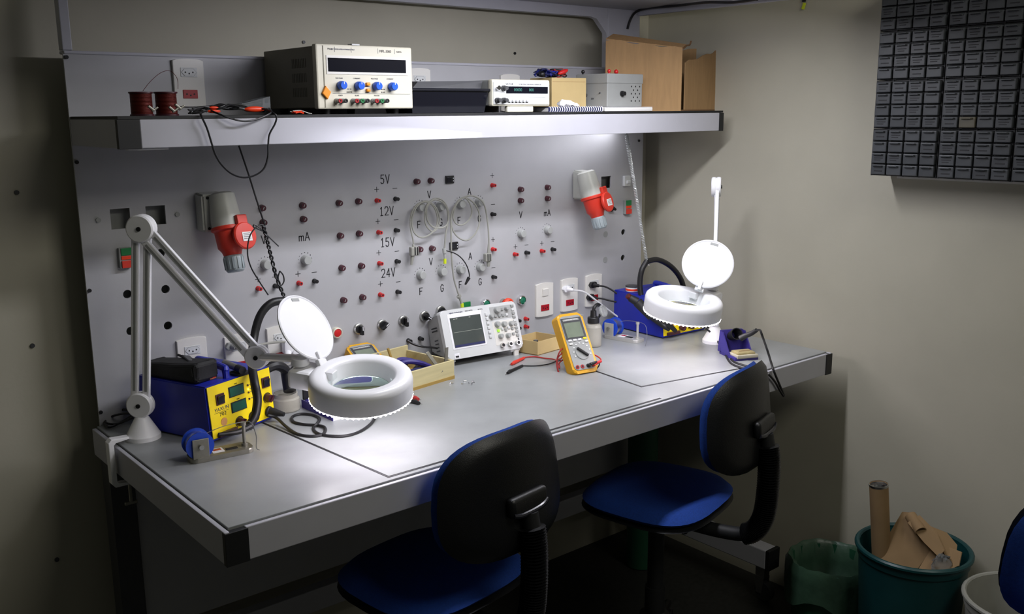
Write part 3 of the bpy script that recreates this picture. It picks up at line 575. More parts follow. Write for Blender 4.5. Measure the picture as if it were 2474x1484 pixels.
# grey project box
zb = ZS + .0142; c0, c1, c2 = ay(1467, 255, -.265), ay(1551, 255, -.255), ay(1421, 252, -.22); zt = ay(1467, 177, -.265).z
def flat(p, z): return V((p.x, p.y, z))
u = flat(c1, 0) - flat(c0, 0); u.normalize(); ang = math.atan2(u.y, u.x); w_ = (flat(c1, 0) - flat(c0, 0)).length; h_ = zt - zb
t = thing('project_box', 'light grey plastic project box with red knobs on top beside the big carton', 'instrument', flat(c0, zb), ang)
B().rng(0, w_, 0, .13, 0, h_ * .72, bev=.003).obj('body', 'grey_plastic', t); B().rng(-.002, w_ + .002, -.002, .132, h_ * .70, h_, bev=.003).obj('lid', 'grey_plastic', t)
disc(disc(B(), w_ * .40, h_ * .40, .0085, -.0005, -.006), w_ * .40, h_ * .40, .0065, -.006, -.014).obj('knob', 'black', t)
for i in range(5):
    for j in range(3):
        if i % 2 and j == 2: continue
        B().cyl((w_ * (.68 + .12 * j + (.06 if i % 2 else 0)), .0005, h_ * (.18 + .11 * i)), (w_ * (.68 + .12 * j + (.06 if i % 2 else 0)), -.0004, h_ * (.18 + .11 * i)), .0026, n=8).obj('speaker_hole', 'ink', t)
for y, z, r in ((.03, .42, .0022), (.09, .36, .007)): B().cyl((.001, y, h_ * z), (-.004, y, h_ * z), r, n=10).obj('jack', 'dark_grey', t)
text('12V', .008, TR((-.0004, .062, h_ * .25), RZ(-PI / 2) @ FRONT), t, 'ink')
for x, y, mt, r in ((.022, .02, 'red', .0058), (w_ * .5, .045, 'red', .0072), (.0, .11, 'black', .006)):
    B().cyl((x + .008, y, h_), (x + .008, y, h_ + .004), .0035, n=10).sph((x + .008, y, h_ + .008), r).obj('terminal', mt, t)
# big open carton, corner towards the viewer
A0, A1, A2 = ay(1645, 263, -.30), ay(1568, 262, -.26), ay(1747, 262, -.15)
c0 = flat(A0, ZS); zt = ay(1645, 120, -.30).z - ZS
L0 = V((1.78, -.105, ZS)) - V((0, 0, 0)); R0 = V((1.965, -.20, ZS))
t = thing('cardboard_box', 'big brown cardboard box with torn open top on the right shelf end', 'box', c0)
def wall(P, Q, tz0, tz1, th=.004, name='side', mt='card'):
    d = (Q - P).normalized(); nn = V((-d.y, d.x, 0)) * th; n = 10; b = B(); col = []
    for i in range(n + 1):
        p = P + (Q - P) * (i / n); z = tz0 + (tz1 - tz0) * i / n + .004 * math.sin(i * 1.7); wv = nn * 1.2 * math.sin(i * .9)
        col.append([b.b.verts.new(x) for x in (p, p + nn, p + nn + wv + V((0, 0, z)), p + wv + V((0, 0, z)))])
    for a, c in zip(col, col[1:]):
        for k in range(4): b.b.faces.new((a[k], a[(k + 1) % 4], c[(k + 1) % 4], c[k]))
    b.b.faces.new(col[0]); b.b.faces.new(col[-1][::-1]); return b.obj(name, mt, t, W=True)
Lc = flat(ay(1462, 258, -.12), ZS); Rc = flat(ay(1747, 262, -.20), ZS); Bc = Lc + Rc - c0; Bc.y = min(Bc.y, -.012); Bc.x = min(Bc.x, 1.99)
zl = ay(1458, 95, Lc.y).z - ZS; zr = ay(1747, 115, Rc.y).z - ZS
wall(c0, Lc, zt + .004, zl); wall(c0 + (Rc - c0) * .10 + V((0, .004, 0)), Rc, ay(1650, 150, -.30).z - ZS, zr); wall(Rc, Bc, zr, zr - .01); wall(Bc, Lc, zr - .01, zl)
B().hexa([c0, Rc, Bc, Lc] + [x + V((0, 0, .004)) for x in (c0, Rc, Bc, Lc)]).obj('bottom', 'card_in', t, W=True)
u = (Lc - c0).normalized(); e = (Rc - c0).normalized()
f0 = c0 + V((0, 0, zt + .004)); f1 = Lc + V((0, 0, zl)); B().hexa([f0, f1, f1 + e * .05 + V((0, 0, .018)), f0 + e * .03 + V((0, 0, .012))] + [x + V((0, 0, .003)) for x in (f0, f1, f1 + e * .05 + V((0, 0, .018)), f0 + e * .03 + V((0, 0, .012)))]).obj('top_flap', 'card', t, W=True)
B().tube([f0 + V((.004, 0, .0)), f0 + e * .03 + V((0, 0, .010)), f0 + e * .055 + V((0, 0, .014)), f0 + e * .066 + V((0, 0, .026))], .003, n=6).obj('torn_strip', 'card_in', t, W=True)
# copper wire spools
for i, (px0, px1, py) in enumerate(((314, 371, 222), (375, 430, 222))):
    yy = -.24 + i * .01; p = ay((px0 + px1) / 2, 262, yy); r = (ay(px1, 262, yy).x - ay(px0, 262, yy).x) / 2; h = ay(px0, py, yy).z - ZS
    t = thing('wire_spool', ('left' if i == 0 else 'right') + ' of the two copper wire spools on the left shelf end', 'wire spool', (p.x, yy, ZS), group=None)
    B().lathe([(0, 0), (r, 0), (r, .003), (r * .9, .004), (0, .004)], n=28).obj('lower_flange', 'maroon', t); B().lathe([(0, h - .004), (r * .9, h - .004), (r, h - .003), (r, h), (r * .3, h), (r * .28, h - .01), (0, h - .01)], n=28).obj('upper_flange', 'maroon', t)
    B().lathe([(0, .004)] + [(r * .88 + (.0008 if k % 2 else 0), .004 + (h - .008) * k / 30) for k in range(31)] + [(0, h - .004)], n=28).obj('copper_winding', 'copper', t)
# test leads with red clips, clear bag, orange wire scraps
q = ay(540, 262, -.28); t = thing('test_leads', 'tangle of dark test leads with red clips hanging over the shelf edge', 'cable', (q.x, -.28, ZS))
def sh(L_, y=-.345): return [ay(p[0], p[1], p[2] if len(p) > 2 else y) for p in L_]
B().tube(sh([(520, 262, -.29), (487, 272, -.31), (487, 281, -.344), (500, 310), (511, 345), (521, 375), (537, 400), (560, 420), (588, 429), (615, 424), (637, 408), (647, 380), (648, 350), (651, 325), (664, 300), (668, 284), (662, 274, -.342), (640, 264, -.31), (600, 262, -.28)]), .0022, n=6).obj('lead', 'cable_black', t, W=True)
B().tube(sh([(505, 265, -.29), (530, 276, -.336), (560, 287, -.348), (592, 293, -.352), (625, 287, -.348), (655, 272, -.336), (650, 262, -.29)]), .0022, n=6).obj('lead', 'cable_black', t, W=True)
b = B()
for i in range(9):
    yy = -.27 + random.uniform(-.03, .06); P_ = [ay(436 + 26 * k + random.uniform(-8, 8), 0, yy) for k in range(8)]
    b.tube([V((p.x, yy + random.uniform(-.015, .015), ZS + .003 + random.uniform(0, .012) + (.010 * math.sin(k / 7 * PI)))) for k, p in enumerate(P_)], .0019, n=5)
b.obj('lead', 'cable_black', t, W=True)
for (x0, x1, y, dz) in ((500, 533, 269, .006), (590, 640, 264, .010), (505, 528, 260, .008)):
    p, r_ = ay(x0, y, -.30), ay(x1, y, -.30); B().sph((p + r_) / 2, (r_ - p).length / 2, (1, .25, .26), u=12, v=10).obj('red_clip', 'orange_red', t, W=True)
    B().cyl(p - V((.012, 0, -.003)), p, .0016, .003, n=6).obj('clip_jaw', 'steel', t, W=True)
for (x0, y0) in ((365, 262), (430, 258), (415, 264)):
    p = ay(x0, y0, -.30); p.z = max(p.z, ZS + .006); B().box(p, (.016, .006, .005), RYm(.7), bev=.001).box(p + V((.008, 0, -.002)), (.016, .005, .004), RYm(-.6), bev=.001).obj('alligator_clip', 'dull_steel', t, W=True)
p = ay(620, 250, -.26); t = thing('plastic_bag', 'small clear plastic bag with dark part on the test leads', 'bag', (p.x, -.26, ZS + .012))
B().hexa([(-.055, -.02, .001), (.022, -.026, .0), (.022, .02, .0), (-.05, .02, .001), (-.05, -.018, .012), (.024, -.022, .030), (.024, .018, .030), (-.05, .018, .012)]).obj('film', 'clear_bag', t)
B().box((-.015, 0, .010), (.05, .02, .010), RYm(-.15), bev=.002).obj('dark_part', 'rubber', t); B().box((.0235, -.004, .014), (.001, .022, .022)).obj('bag_label', 'clear_bag', t)
p = ay(700, 268, -.28); t = thing('wire_scraps', 'orange and grey wire scraps on shelf in front of power supply', 'wires', (p.x, -.315, ZS))
for i in range(6): B().tube([(random.uniform(-.02, .02), random.uniform(-.008, .008), .002 + random.uniform(0, .006)) for k in range(4)], .0015, n=5).obj('scrap', 'orange_red' if i < 5 else 'cable_grey', t)
B().tube([(-.01, 0, .008), (.01, 0, .009), (.03, .0, .003), (.04, .002, .002)], .0014, n=5).obj('scrap', 'cable_grey', t)
B().tube([ay(345, 220, -.2), ay(365, 195, -.2), ay(390, 175, -.19), ay(412, 172, -.18), ay(428, 190, -.18), ay(430, 215, -.18)], .0006, n=5).obj('loose_wire', 'copper', None)
tag(bpy.data.objects['loose_wire'], 'thin loose copper wire curling up above the right copper spool', 'wire')

# ------------------------------------------------------------------ magnifier lamps
def plane_m(o, xdir, n):   # frame: x along xdir, z = n
    n = V(n).normalized(); x = V(xdir); x = (x - n * x.dot(n)).normalized(); y = n.cross(x); m = M.Identity(4)
    for i in range(3): m[i][0], m[i][1], m[i][2], m[i][3] = x[i], y[i], n[i], V(o)[i]
    return m
def arm(p, q, axis, name, root, sep=.0140, wd=.0168, off=.0):
    d = (q - p).normalized(); s_ = V(axis).cross(d).normalized(); L = (q - p).length; R = plane_m((0, 0, 0), d, axis)
    for k in (-1, 1):
        c = (p + q) / 2 + s_ * sep * k + V(axis) * off
        o = B().box(c, (L - .035, wd, .011), R, bev=.002).obj(name, 'white', root, W=True)
        B().box(c + V(axis) * -.0054 + s_ * .001, (L - .07, wd * .3, .002), R).obj('groove', 'grey_plastic', o, W=True)
def joint(p, axis, r, name, root, t=.026):
    a = V(axis).normalized(); o = B().lathe([(0, -t / 2), (r - .003, -t / 2), (r, -t / 2 + .003), (r, -.003), (r - .002, -.001), (r - .002, .001), (r, .003), (r, t / 2 - .003), (r - .003, t / 2), (0, t / 2)], TR(p, basis(a)), 32).obj(name, 'ring_white', root, W=True)
    B().cyl(p - a * (t / 2 - .001), p - a * (t / 2 + .003), .0052, n=12).obj('bolt', 'black', o, W=True)
def magnifier(side, label, base, elbow, j2, axis, hc, hn, ndir, hinge, lidc, lidn, R0=.115, skirt=False):
    t = thing('magnifier_lamp', label, 'lamp', base)
    B().lathe([(0, 0), (.040, 0), (.040, .010), (.037, .014), (.016, .052), (.012, .056), (0, .056)], TR(base), 32).obj('base_cone', 'ring_white', t, W=True)
    jb = V((base.x, base.y, base.z + .083)) if side == 'L' else V((base.x, base.y, base.z + .083))
    B().cyl(base + V((0, 0, .05)), jb, .011, n=14).obj('swivel', 'ring_white', t, W=True)
    joint(jb, axis, .031, 'base_joint', t); arm(jb, elbow, axis, 'lower_arm', t); joint(elbow, axis, .032, 'elbow_joint', t, .03); arm(elbow, j2, axis, 'upper_arm', t, off=-.004); joint(j2, axis, .028, 'head_joint', t)
    hm = plane_m(hc, ndir, hn); k = R0 / .115
    nk = hm @ V((R0 * 1.02, 0, -.004)); # neck
    B().box(hm @ V((R0 + .022, 0, -.004)), (.060, .070, .044), hm.to_3x3().to_4x4(), bev=.008).obj('neck_block', 'ring_white', t, W=True)
    kn = hm @ V((R0 + .036, .0, .024)); B().cyl(kn, kn + V(hn) * .016, .021, .019, n=22).tube([kn + V(hn) * .012, (kn + j2) / 2 + V((0, 0, .006)), j2], .0095, n=10).obj('head_yoke', 'ring_white', t, W=True)
    B().lathe([(r * k, z) for r, z in ((.115, -.026), (.1155, .008), (.1135, .018), (.107, .0245), (.098, .0265), (.082, .0245), (.0775, .021), (.0755, .017), (.067, -.010), (.0655, -.016), (.078, -.0255))], hm, 64, True).obj('ring_housing', 'ring_white', t, W=True)
    B().lathe([(.108 * k, -.0262), (.1125 * k, -.0262), (.1125 * k, -.0292), (.078 * k, -.0275), (.078 * k, -.0262)], hm, 64, True).obj('led_cover', 'led', t, W=True)
    b = B()
    for i in range(60): a = 2 * PI * i / 60; b.sph(hm @ V((.1125 * k * math.cos(a), .1125 * k * math.sin(a), -.0283)), .0034, u=6, v=4)
    b.obj('led_row', 'led', t, W=True, kind='stuff')
    B().lathe([(0, -.0055), (.03 * k, -.0066), (.0652 * k, -.0105), (.0652 * k, -.0135), (.03 * k, -.0155), (0, -.0165)], hm, 48).obj('lens', 'glass', t, W=True)
    B().box(hm @ V((.068 * k, .010, .014)), (.020, .024, .020), hm.to_3x3().to_4x4(), bev=.002).obj('catch_block', 'ring_white', t, W=True)
    # lid
    up = (lidc - hinge).normalized(); lm = plane_m(lidc, up, lidn); rl = .077 if side == 'R' else .082
    B().lathe([(0, -.002), (rl - .002, -.002), (rl, 0), (rl, .003), (rl - .003, .0045), (rl - .006, .003), (0, .003)], lm, 56).obj('lens_lid', 'white', t, W=True)
    B().box(lm @ V((rl - .012, 0, .0034)), (.007, .024, .0012), lm.to_3x3().to_4x4()).obj('lid_slot', 'grey_plastic', t, W=True)
    B().box(lm @ V((-rl + .004, .0, .006)), (.030, .010, .007), lm.to_3x3().to_4x4(), bev=.002).box((hinge + lm @ V((-rl, 0, 0))) / 2, (.020, .028, .012), lm.to_3x3().to_4x4(), bev=.003).obj('lid_hinge', 'ring_white', t, W=True)
    return t, hm
bL = V((.058, -.165, ZB)); wL = V((.72, -.694, 0)); axL = V((.694, .72, 0)).normalized()
jbL = bL + V((0, 0, .083)); eL = ap(342, 552, jbL, axL); jL = ap(622, 862, jbL, axL)
hL = ad(872, 927, 2.118); cdir = (CAM - hL); cdir.z = 0; cdir.normalize(); rgt = V((0, 0, 1)).cross(-cdir) * -1
hnL = V((0, 0, 1)) * math.cos(.17) + cdir * math.sin(.17); hnL.normalize()
hgL = ad(785, 886, 2.15); lcL = ad(738, 792, 2.175)
iup = V(RD) * -1; irt = V(RX); toc = V(RF) * -1
lnL = (toc * .45 + (irt * .86 + iup * .51) * .89).normalized()
lampL, _ = magnifier('L', 'white magnifier lamp with open lid, clamped to the left end of the bench', bL, eL, jL, axL, hL, hnL, ad(742, 912, 2.16) - hL, hgL, lcL, lnL)
B_ = thing('desk_clamp', 'white plastic clamp on the left bench edge beside the lamp base', 'clamp', (-.02, bL.y - .04, ZB))
y_ = az(290, 1075).y
B().prism([(.018, .010), (.018, .016), (-.022, .018), (-.030, .010), (-.030, -.090), (-.022, -.100), (.03, -.100), (.03, -.094), (-.016, -.092), (-.020, -.086), (-.020, .004), (-.014, .010)], .022, TR((0, y_ + .011, ZB + .0015), FRONT), bev=.002).obj('clamp_bracket', 'ring_white', B_, W=True)
B().cyl((.012, y_, ZB - .094), (.012, y_, ZB - .1), .008, n=12).cyl((.012, y_, ZB - .145), (.012, y_, ZB - .1), .004, n=8).box((.012, y_, ZB - .148), (.03, .006, .008), bev=.002).obj('clamp_screw', 'dull_steel', B_, W=True)
B().tube([az(325, 995, ZB + .03), az(300, 990, ZB + .03), az(268, 998, ZB + .012), az(252, 1014, ZB + .006), az(262, 1032, ZB + .006), az(290, 1022, ZB + .006), az(320, 1004, ZB + .02)], .0033, n=6).tube([az(325, 1000, ZB + .03), az(295, 1000, ZB + .03), az(262, 1010, ZB + .012), az(256, 1022, ZB + .008), az(285, 1024, ZB + .008), az(322, 1008, ZB + .02)], .0030, n=6).obj('cord', 'cable_black', lampL, W=True)
bR = az(1726, 827); bR.z = ZB; jbR = bR + V((0, 0, .083)); eR = ad(1731, 452, 3.05)
hR = ad(1651, 735, 2.83); cR = (CAM - hR); cR.z = 0; cR.normalize(); jR = ad(1722, 688, 2.95)
axR = (jR - eR).cross(jbR - eR).normalized(); axR = axR if axR.dot(RX) < 0 else -axR
hnR = (V((0, 0, 1)) * math.cos(.13) + cR * math.sin(.13) - V(RX) * -.13).normalized(); hnR = (hnR).normalized()
lnR = (toc * .93 + iup * .30 - irt * .18).normalized()
magnifier('R', 'white magnifier lamp with raised round lid, at the right end of the bench', bR, eR, jR, axR, hR, hnR, ad(1712, 705, 2.92) - hR, ad(1690, 700, 2.87), ad(1710, 638, 2.87), lnR)

# ------------------------------------------------------------------ rework stations
def station(label, p, rz, full=True):
    t = thing('rework_station', label, 'soldering station', (p.x, p.y, ZB), rz); w, d, h = .212, .245, .135
    b = B().hexa([(0, .002, .003), (w, .002, .003), (w, d, .003), (0, d, .003), (0, .012, h), (w, .012, h), (w, d, h), (0, d, h)]); bmesh.ops.bevel(b.b, geom=list(b.b.edges), offset=.003, segments=2, affect='EDGES'); b.obj('case', 'blue_metal', t)
    fm = M.Rotation(math.atan2(-.010, h - .008), 4, 'X'); 
    def fr(x, z, y=0): return V((x, .0015 + (z - .008) * .010 / (h - .008) - y, z))
    R = FRONT; tilt = RXm(-.078)
    def fb(x, z, sx, sz, th=.002, bev=0): return B().box(fr(x, z, th / 2), (sx, th, sz), tilt, bev=bev)
    fb(w / 2, .0715, w - .006, .124).obj('front_panel', 'yellow', t)
    for x, z in ((.038, .098), (.190, .100)):
        o = fb(x, z, .026, .026, .005, .001).obj('power_switch', 'maroon', t); B().box(fr(x, z, .0065), (.020, .004, .019), RXm(.12), bev=.001).obj('rocker', 'gloss_black', o)
    for x, z in ((.092, .105), (.094, .067)):
        o = fb(x, z, .050, .026, .003).obj('display_bezel', 'ink', t); B().box(fr(x, z, .0033), (.044, .001, .021), tilt).obj('display', 'lcd_green', o); text('TEMP', .004, TR(fr(x, z + .0165, .0022), FRONT), t, 'ink')
    for i, z in enumerate((.108, .098, .090, .074)): B().cyl(fr(.130, z), fr(.130, z, .004), .0026, n=8).obj('indicator', 'led_yellow' if i == 1 else 'maroon', t); B().box(fr(.143, z, .0022), (.014, .0006, .0014), tilt).obj('print', 'ink_grey', t)
    for x, z in ((.090, .028), (.134, .028), (.190, .060)):
        B().lathe([(.0118, .0), (.0138, 0), (.0138, .0008), (.0118, .0008)], TR(fr(x, z, .002), FRONT), 20, True).obj('dial_ring', 'ink', t)
        B().lathe([(0, 0), (.0108, 0), (.0108, .004), (.0095, .014), (0, .014)], TR(fr(x, z, .002), FRONT), 16).box(fr(x, z, .016), (.004, .010, .019), RYm(.7), bev=.001).obj('dial_knob', 'maroon', t)
    B().cyl(fr(.042, .042), fr(.042, .042, .003), .0098, n=20).obj('blank_plug', 'skin_pink', t)
    text('YAXUN', .0125, TR(fr(.040, .074, .0022), FRONT @ RZ(.02)), t, 'ink_blue', sx=1.05); text('702', .0125, TR(fr(.042, .061, .0022), FRONT), t, 'ink', sx=1.2)
    B().box(fr(.038, .0675, .0022), (.045, .0006, .0008), tilt).obj('print', 'ink', t)
    o = B().lathe([(0, 0), (.0135, 0), (.0135, .004), (.0115, .006), (.011, .016), (.009, .024), (.0055, .044), (0, .044)], TR(fr(.188, .026, .002), basis((.25, -1, -.12))), 18).obj('iron_socket', 'rubber', t)
    fb(.046, .015, .060, .012, .012, .004).obj('cradle_screw_cover', 'maroon', t)
    for x in (.02, w - .02):
        for y in (.03, d - .03): B().cyl((x, y, 0), (x, y, .010), .011, n=14).obj('foot', 'rubber', t)
    # carrying handle and air handle cradle on top
    B().tube([(.085, .030, h - .002), (.086, .032, h + .016), (.089, .042, h + .024), (.118, .150, h + .024), (.121, .160, h + .016), (.121, .162, h - .002)], .0085, n=10).obj('carry_handle', 'blue_metal', t)
    return t
pL = az(514, 1073); rL = math.atan2(-.2393 + .3156, .3618 - .1657)
stL = station('blue and yellow rework station on the left of the bench', pL, rL)
B().tube([ay(690, 727, -.2), ay(655, 733, -.2), ay(628, 764, -.2), ay(613, 820, -.21), ay(609, 880, -.26), ay(616, 930, -.318), ay(622, 965, -.335), ay(616, 1005, -.345), ay(598, 1034, -.35)], .0105, n=12).obj('air_hose', 'cable_black', stL, W=True)
B().tube([ay(690, 727, -.2), ay(722, 738, -.195), ay(745, 775, -.19), ay(744, 830, -.185), ay(722, 878, -.18), ay(700, 905, -.19)], .0105, n=12).cyl(ay(694, 900, -.19), ay(700, 945, -.22), .017, .016, n=14).tube([ay(640, 893, -.21), ay(665, 883, -.21), ay(685, 890, -.2), ay(694, 905, -.19)], .013, n=10).obj('air_hose', 'cable_black', stL, W=True)
B().tube([ay(608, 1028, -.352), ay(580, 1042, -.36), ay(550, 1048, -.362), ay(528, 1050, -.362)], .0085, n=10, r1=.004).obj('iron_grip', 'cable_black', stL, W=True)
SL = WM[stL.name]; B().cyl(SL @ V((.146, .095, .150)), SL @ V((.124, .030, .150)), .0085, n=14).obj('nozzle', 'dull_steel', stL, W=True); B().cyl(SL @ V((.124, .030, .150)), SL @ V((.116, .006, .149)), .0095, n=14).obj('nozzle_tip', 'rubber', stL, W=True); B().cyl(SL @ V((.128, .030, .134)), SL @ V((.128, .030, .140)), .022, n=18).obj('nozzle_rest', 'rubber', stL, W=True)
B().tube([az(648, 1004, .945), az(668, 1010, .938), az(690, 1030, .928), az(716, 1048, .9245), az(745, 1054, .9245), (az(775, 1052, .9245)), az(786, 1042, .9245), az(783, 1032, .927), az(765, 1028, .9245), az(735, 1026, .9245), az(710, 1020, .9245), az(706, 1008, .9245), az(725, 1001, .9245), az(755, 1003, .9245), az(772, 1012, .9245), az(765, 1025, .930), az(757, 1034, .9245), az(765, 1046, .9245), az(790, 1053, .9245), az(830, 1054, .9245), az(865, 1045, .9245), az(895, 1025, .926), az(908, 1003, .93), az(905, 980, .935)], .0038, n=8).obj('iron_cord', 'cable_black', stL, W=True)
cR0 = V((1.738, -.322, ZB)); stR = station('blue and yellow rework station near the right end of the bench', cR0, -.05)
B().tube([ay(1562, 632, -.2), ay(1550, 655, -.2), ay(1546, 690, -.2), ay(1552, 725, -.21), ay(1568, 760, -.25), ay(1600, 785, -.33), ay(1618, 795, -.35)], .0095, n=12).obj('air_hose', 'cable_black', stR, W=True)
B().tube([ay(1562, 632, -.2), ay(1590, 628, -.195), ay(1622, 645, -.19), ay(1645, 675, -.19), ay(1654, 710, -.19), ay(1655, 740, -.19)], .0095, n=12).obj('air_hose', 'cable_black', stR, W=True)
B().cyl(ay(1522, 720, -.27), ay(1540, 730, -.29), .012, .014, n=14).cyl(ay(1540, 730, -.29), ay(1575, 765, -.33), .017, .016, n=14).obj('air_handle', 'rubber', stR, W=True); B().cyl(ay(1516, 714, -.265), ay(1524, 721, -.27), .010, n=12).obj('nozzle', 'copper', stR, W=True)
B().cyl(ay(1610, 778, -.37), ay(1632, 800, -.372), .010, .007, n=12).obj('iron_grip', 'rubber', stR, W=True)
p = az(1528, 702, 1.058); t = thing('flux_tin', 'small flat tin with red and white label on the right rework station', 'tin', (p.x, p.y, 1.0555)); B().cyl((0, 0, 0), (0, 0, .018), .024, n=24, bev=.002).obj('tin_body', 'paper', t); B().lathe([(.0243, .004), (.0246, .005), (.0246, .010), (.0243, .011)], n=24).obj('label_band', 'orange_red', t); B().lathe([(.0244, .016), (.025, .017), (.025, .020), (0, .020)], n=24).obj('tin_lid', 'dark_grey', t)
p = SL @ V((.060, .065, 0)); t = thing('flux_jar', 'small jar with orange and red label on left rework station by the pouch', 'jar', (p.x, p.y, 1.0555)); B().cyl((0, 0, 0), (0, 0, .022), .021, n=22, bev=.003).obj('jar_body', 'skin_pink', t); B().lathe([(.0213, .004), (.0213, .016)], n=22).obj('label_band', 'red_plug', t); B().cyl((0, 0, .022), (0, 0, .027), .0205, n=22, bev=.001).obj('jar_lid', 'clear', t)
p = SL @ V((.040, .135, 0)); t = thing('tool_pouch', 'black fabric pouch slumped on top of the left rework station', 'pouch', (p.x, p.y, 1.0555), rL + PI / 2)
b = B().box((0, 0, .018), (.185, .074, .036), bev=.012, seg=3); bmesh.ops.subdivide_edges(b.b, edges=list(b.b.edges), cuts=2, use_grid_fill=True)
for v_ in b.b.verts: v_.co += V((0, 0, .006 * math.sin(v_.co.x * 60 + 1) * (v_.co.z > .02) + .010 * (v_.co.x < -.01 and v_.co.z > .02))) + V((random.uniform(-1, 1), random.uniform(-1, 1), random.uniform(-.5, .5))) * .0015; v_.co.z = max(0, v_.co.z)
b.obj('pouch_body', 'pouch', t, sharp=60); B().box((-.012, -.02, .042), (.062, .020, .004), RZ(-.5) @ RXm(.3), bev=.001).obj('flap_fold', 'dark_grey', t); B().box((.01, -.035, .037), (.075, .018, .006), RZ(-.25) @ RXm(.5), bev=.002).obj('zip_edge', 'rubber', t); B().box((-.045, -.035, .034), (.012, .006, .003), bev=.001).obj('red_tab', 'cable_red', t)

# ------------------------------------------------------------------ solder reel holders
def holder(label, pa, pb, reel_mt, body_mt, wire):
    d = pb - pa; L = d.length; ang = math.atan2(d.y, d.x); t = thing('solder_holder', label, 'solder holder', (pa.x, pa.y, ZB), ang)
    B().prism(rrect(L + .03, .055, .014), .011, TR((L / 2, 0, .0005)), bev=.003).obj('base_plate', body_mt, t)
    for y in (-.024, .024): B().box((.008, y, .032), (.036, .0035, .045), bev=.001).obj('bracket', body_mt, t)
    B().cyl((.008, -.033, .037), (.008, .033, .037), .0055, n=12).obj('axle', 'steel', t)
    for y in (-.0185, .0185): B().cyl((.008, y - .0015, .037), (.008, y + .0015, .037), .031, n=30).obj('reel_flange', reel_mt, t)
    B().cyl((.008, -.017, .037), (.008, .017, .037), .025, n=26).obj('solder_coil', 'solder', t)
    B().cyl((L, 0, .010), (L, 0, .062), .0042, n=12).cyl((L, 0, .060), (L, 0, .068), .0062, n=12).cyl((L, 0, .010), (L, 0, .018), .0075, n=12).obj('guide_post', body_mt, t)
    B().tube([(.03, 0, .058), (L * .6, 0, .066), (L, 0, .068)] + wire(L), .0009, n=5).obj('solder_wire', 'solder', t)
    B().box((L * .45, .002, .0118), (.026, .030, .0006)).obj('sticker', 'paper', t); B().box((L * .45, .006, .0123), (.018, .012, .0004)).obj('sticker_print', 'red_insert', t); B().box((L * .72, -.004, .0125), (.026, .010, .002)).obj('slot_plate', 'ink', t)
holder('grey solder holder with blue reel at the front of the left rework station', az(472, 1112), az(592, 1088), 'blue_plastic', 'dull_steel', lambda L: [(L + .016, -.004, .064), (L + .024, -.012, .035), (L + .020, -.022, .008), (L + .026, -.026, .003)])
p1, p2 = az(1478, 822), az(1518, 830); t = holder('bright solder holder with shiny reel left of the right rework station', az(1476, 815), az(1476, 815) + V((.018, -.105, 0)), 'blue_plastic', 'plate', lambda L: [(L + .03, .0, .06), (L + .05, -.02, .03), (L + .06, -.045, .004)])

# ------------------------------------------------------------------ oscilloscope
s0, s1 = az(1076, 868, .948), az(1258, 836, .948); u = V((s1.x - s0.x, s1.y - s0.y, 0)); w_ = u.length; an = math.atan2(u.y, u.x); tb = .155
rs = RZ(an) @ RXm(-.33)
os_ = thing('oscilloscope', 'white bench oscilloscope with grey screen in the middle of the bench', 'oscilloscope', (s0.x + .008, s0.y - .004, .942), R=rs)
H = .152
b = B().hexa([(.003, .012, .004), (w_ - .003, .012, .004), (w_ - .012, .115, .036), (.012, .115, .036), (.003, .012, H - .006), (w_ - .003, .012, H - .006), (w_ - .012, .115, H - .012), (.012, .115, H - .012)]); bmesh.ops.bevel(b.b, geom=list(b.b.edges), offset=.006, segments=3, affect='EDGES'); b.obj('case', 'scope_grey', os_)
B().prism(rrect(w_, H, .012), .018, TR((w_ / 2, .016, H / 2), FRONT), bev=.004).obj('front_bezel', 'offwhite', os_)
def sx(px): return (px - 180) / 1940 * w_     # fractions read across the front
B().box((w_ * .302, -.0022, H * .55), (w_ * .44, .002, H * .72), bev=.001).obj('screen_bezel', 'white', os_)
B().box((w_ * .305, -.0035, H * .53), (w_ * .395, .0014, H * .60)).obj('screen', 'screen', os_)
B().box((w_ * .305, -.0044, H * .53), (w_ * .36, .0006, .0009)).obj('trace', 'trace', os_); B().box((w_ * .305, -.0044, H * .252), (w_ * .385, .0006, .007)).obj('status_bar', 'ink_blue', os_)
for x in (.16, .19, .36): B().box((w_ * x, -.0044, H * .80), (.006, .0006, .0018)).obj('status_text', 'trace', os_)
text('Agilent Technologies', .0058, TR((w_ * .20, -.0024, H * .93), FRONT), os_, 'ink_blue'); text('DSO1002A', .0058, TR((w_ * .37, -.0024, H * .93), FRONT), os_, 'ink_grey'); text('60 MHz', .0055, TR((w_ * .52, -.0024, H * .925), FRONT), os_, 'ink_grey')
for i in range(6): B().box((w_ * .582, -.004, H * (.80 - .092 * i)), (.0088, .006, .0095), bev=.0015).obj('soft_key', 'offwhite', os_)
B().box((w_ * .79, -.0015, H * .80), (w_ * .30, .002, H * .27), bev=.0005).obj('control_panel', 'scope_grey', os_); B().box((w_ * .79, -.0015, H * .38), (w_ * .30, .002, H * .50), bev=.0005).obj('control_panel', 'outlet', os_)
def knob(x, z, r, h, mt='knob_grey'): B().lathe([(0, 0), (r, 0), (r * .95, h * .3), (r * .8, h), (r * .7, h + .001), (0, h + .001)], TR((w_ * x, -.0025, H * z), FRONT), 16).obj('knob', mt, os_)
knob(.73, .86, .011, .013); knob(.86, .86, .0075, .012); knob(.64, .745, .0078, .012); knob(.70, .565, .0098, .012); knob(.79, .545, .0095, .012); knob(.885, .535, .0085, .012); knob(.715, .31, .0085, .012); knob(.815, .30, .0085, .012)
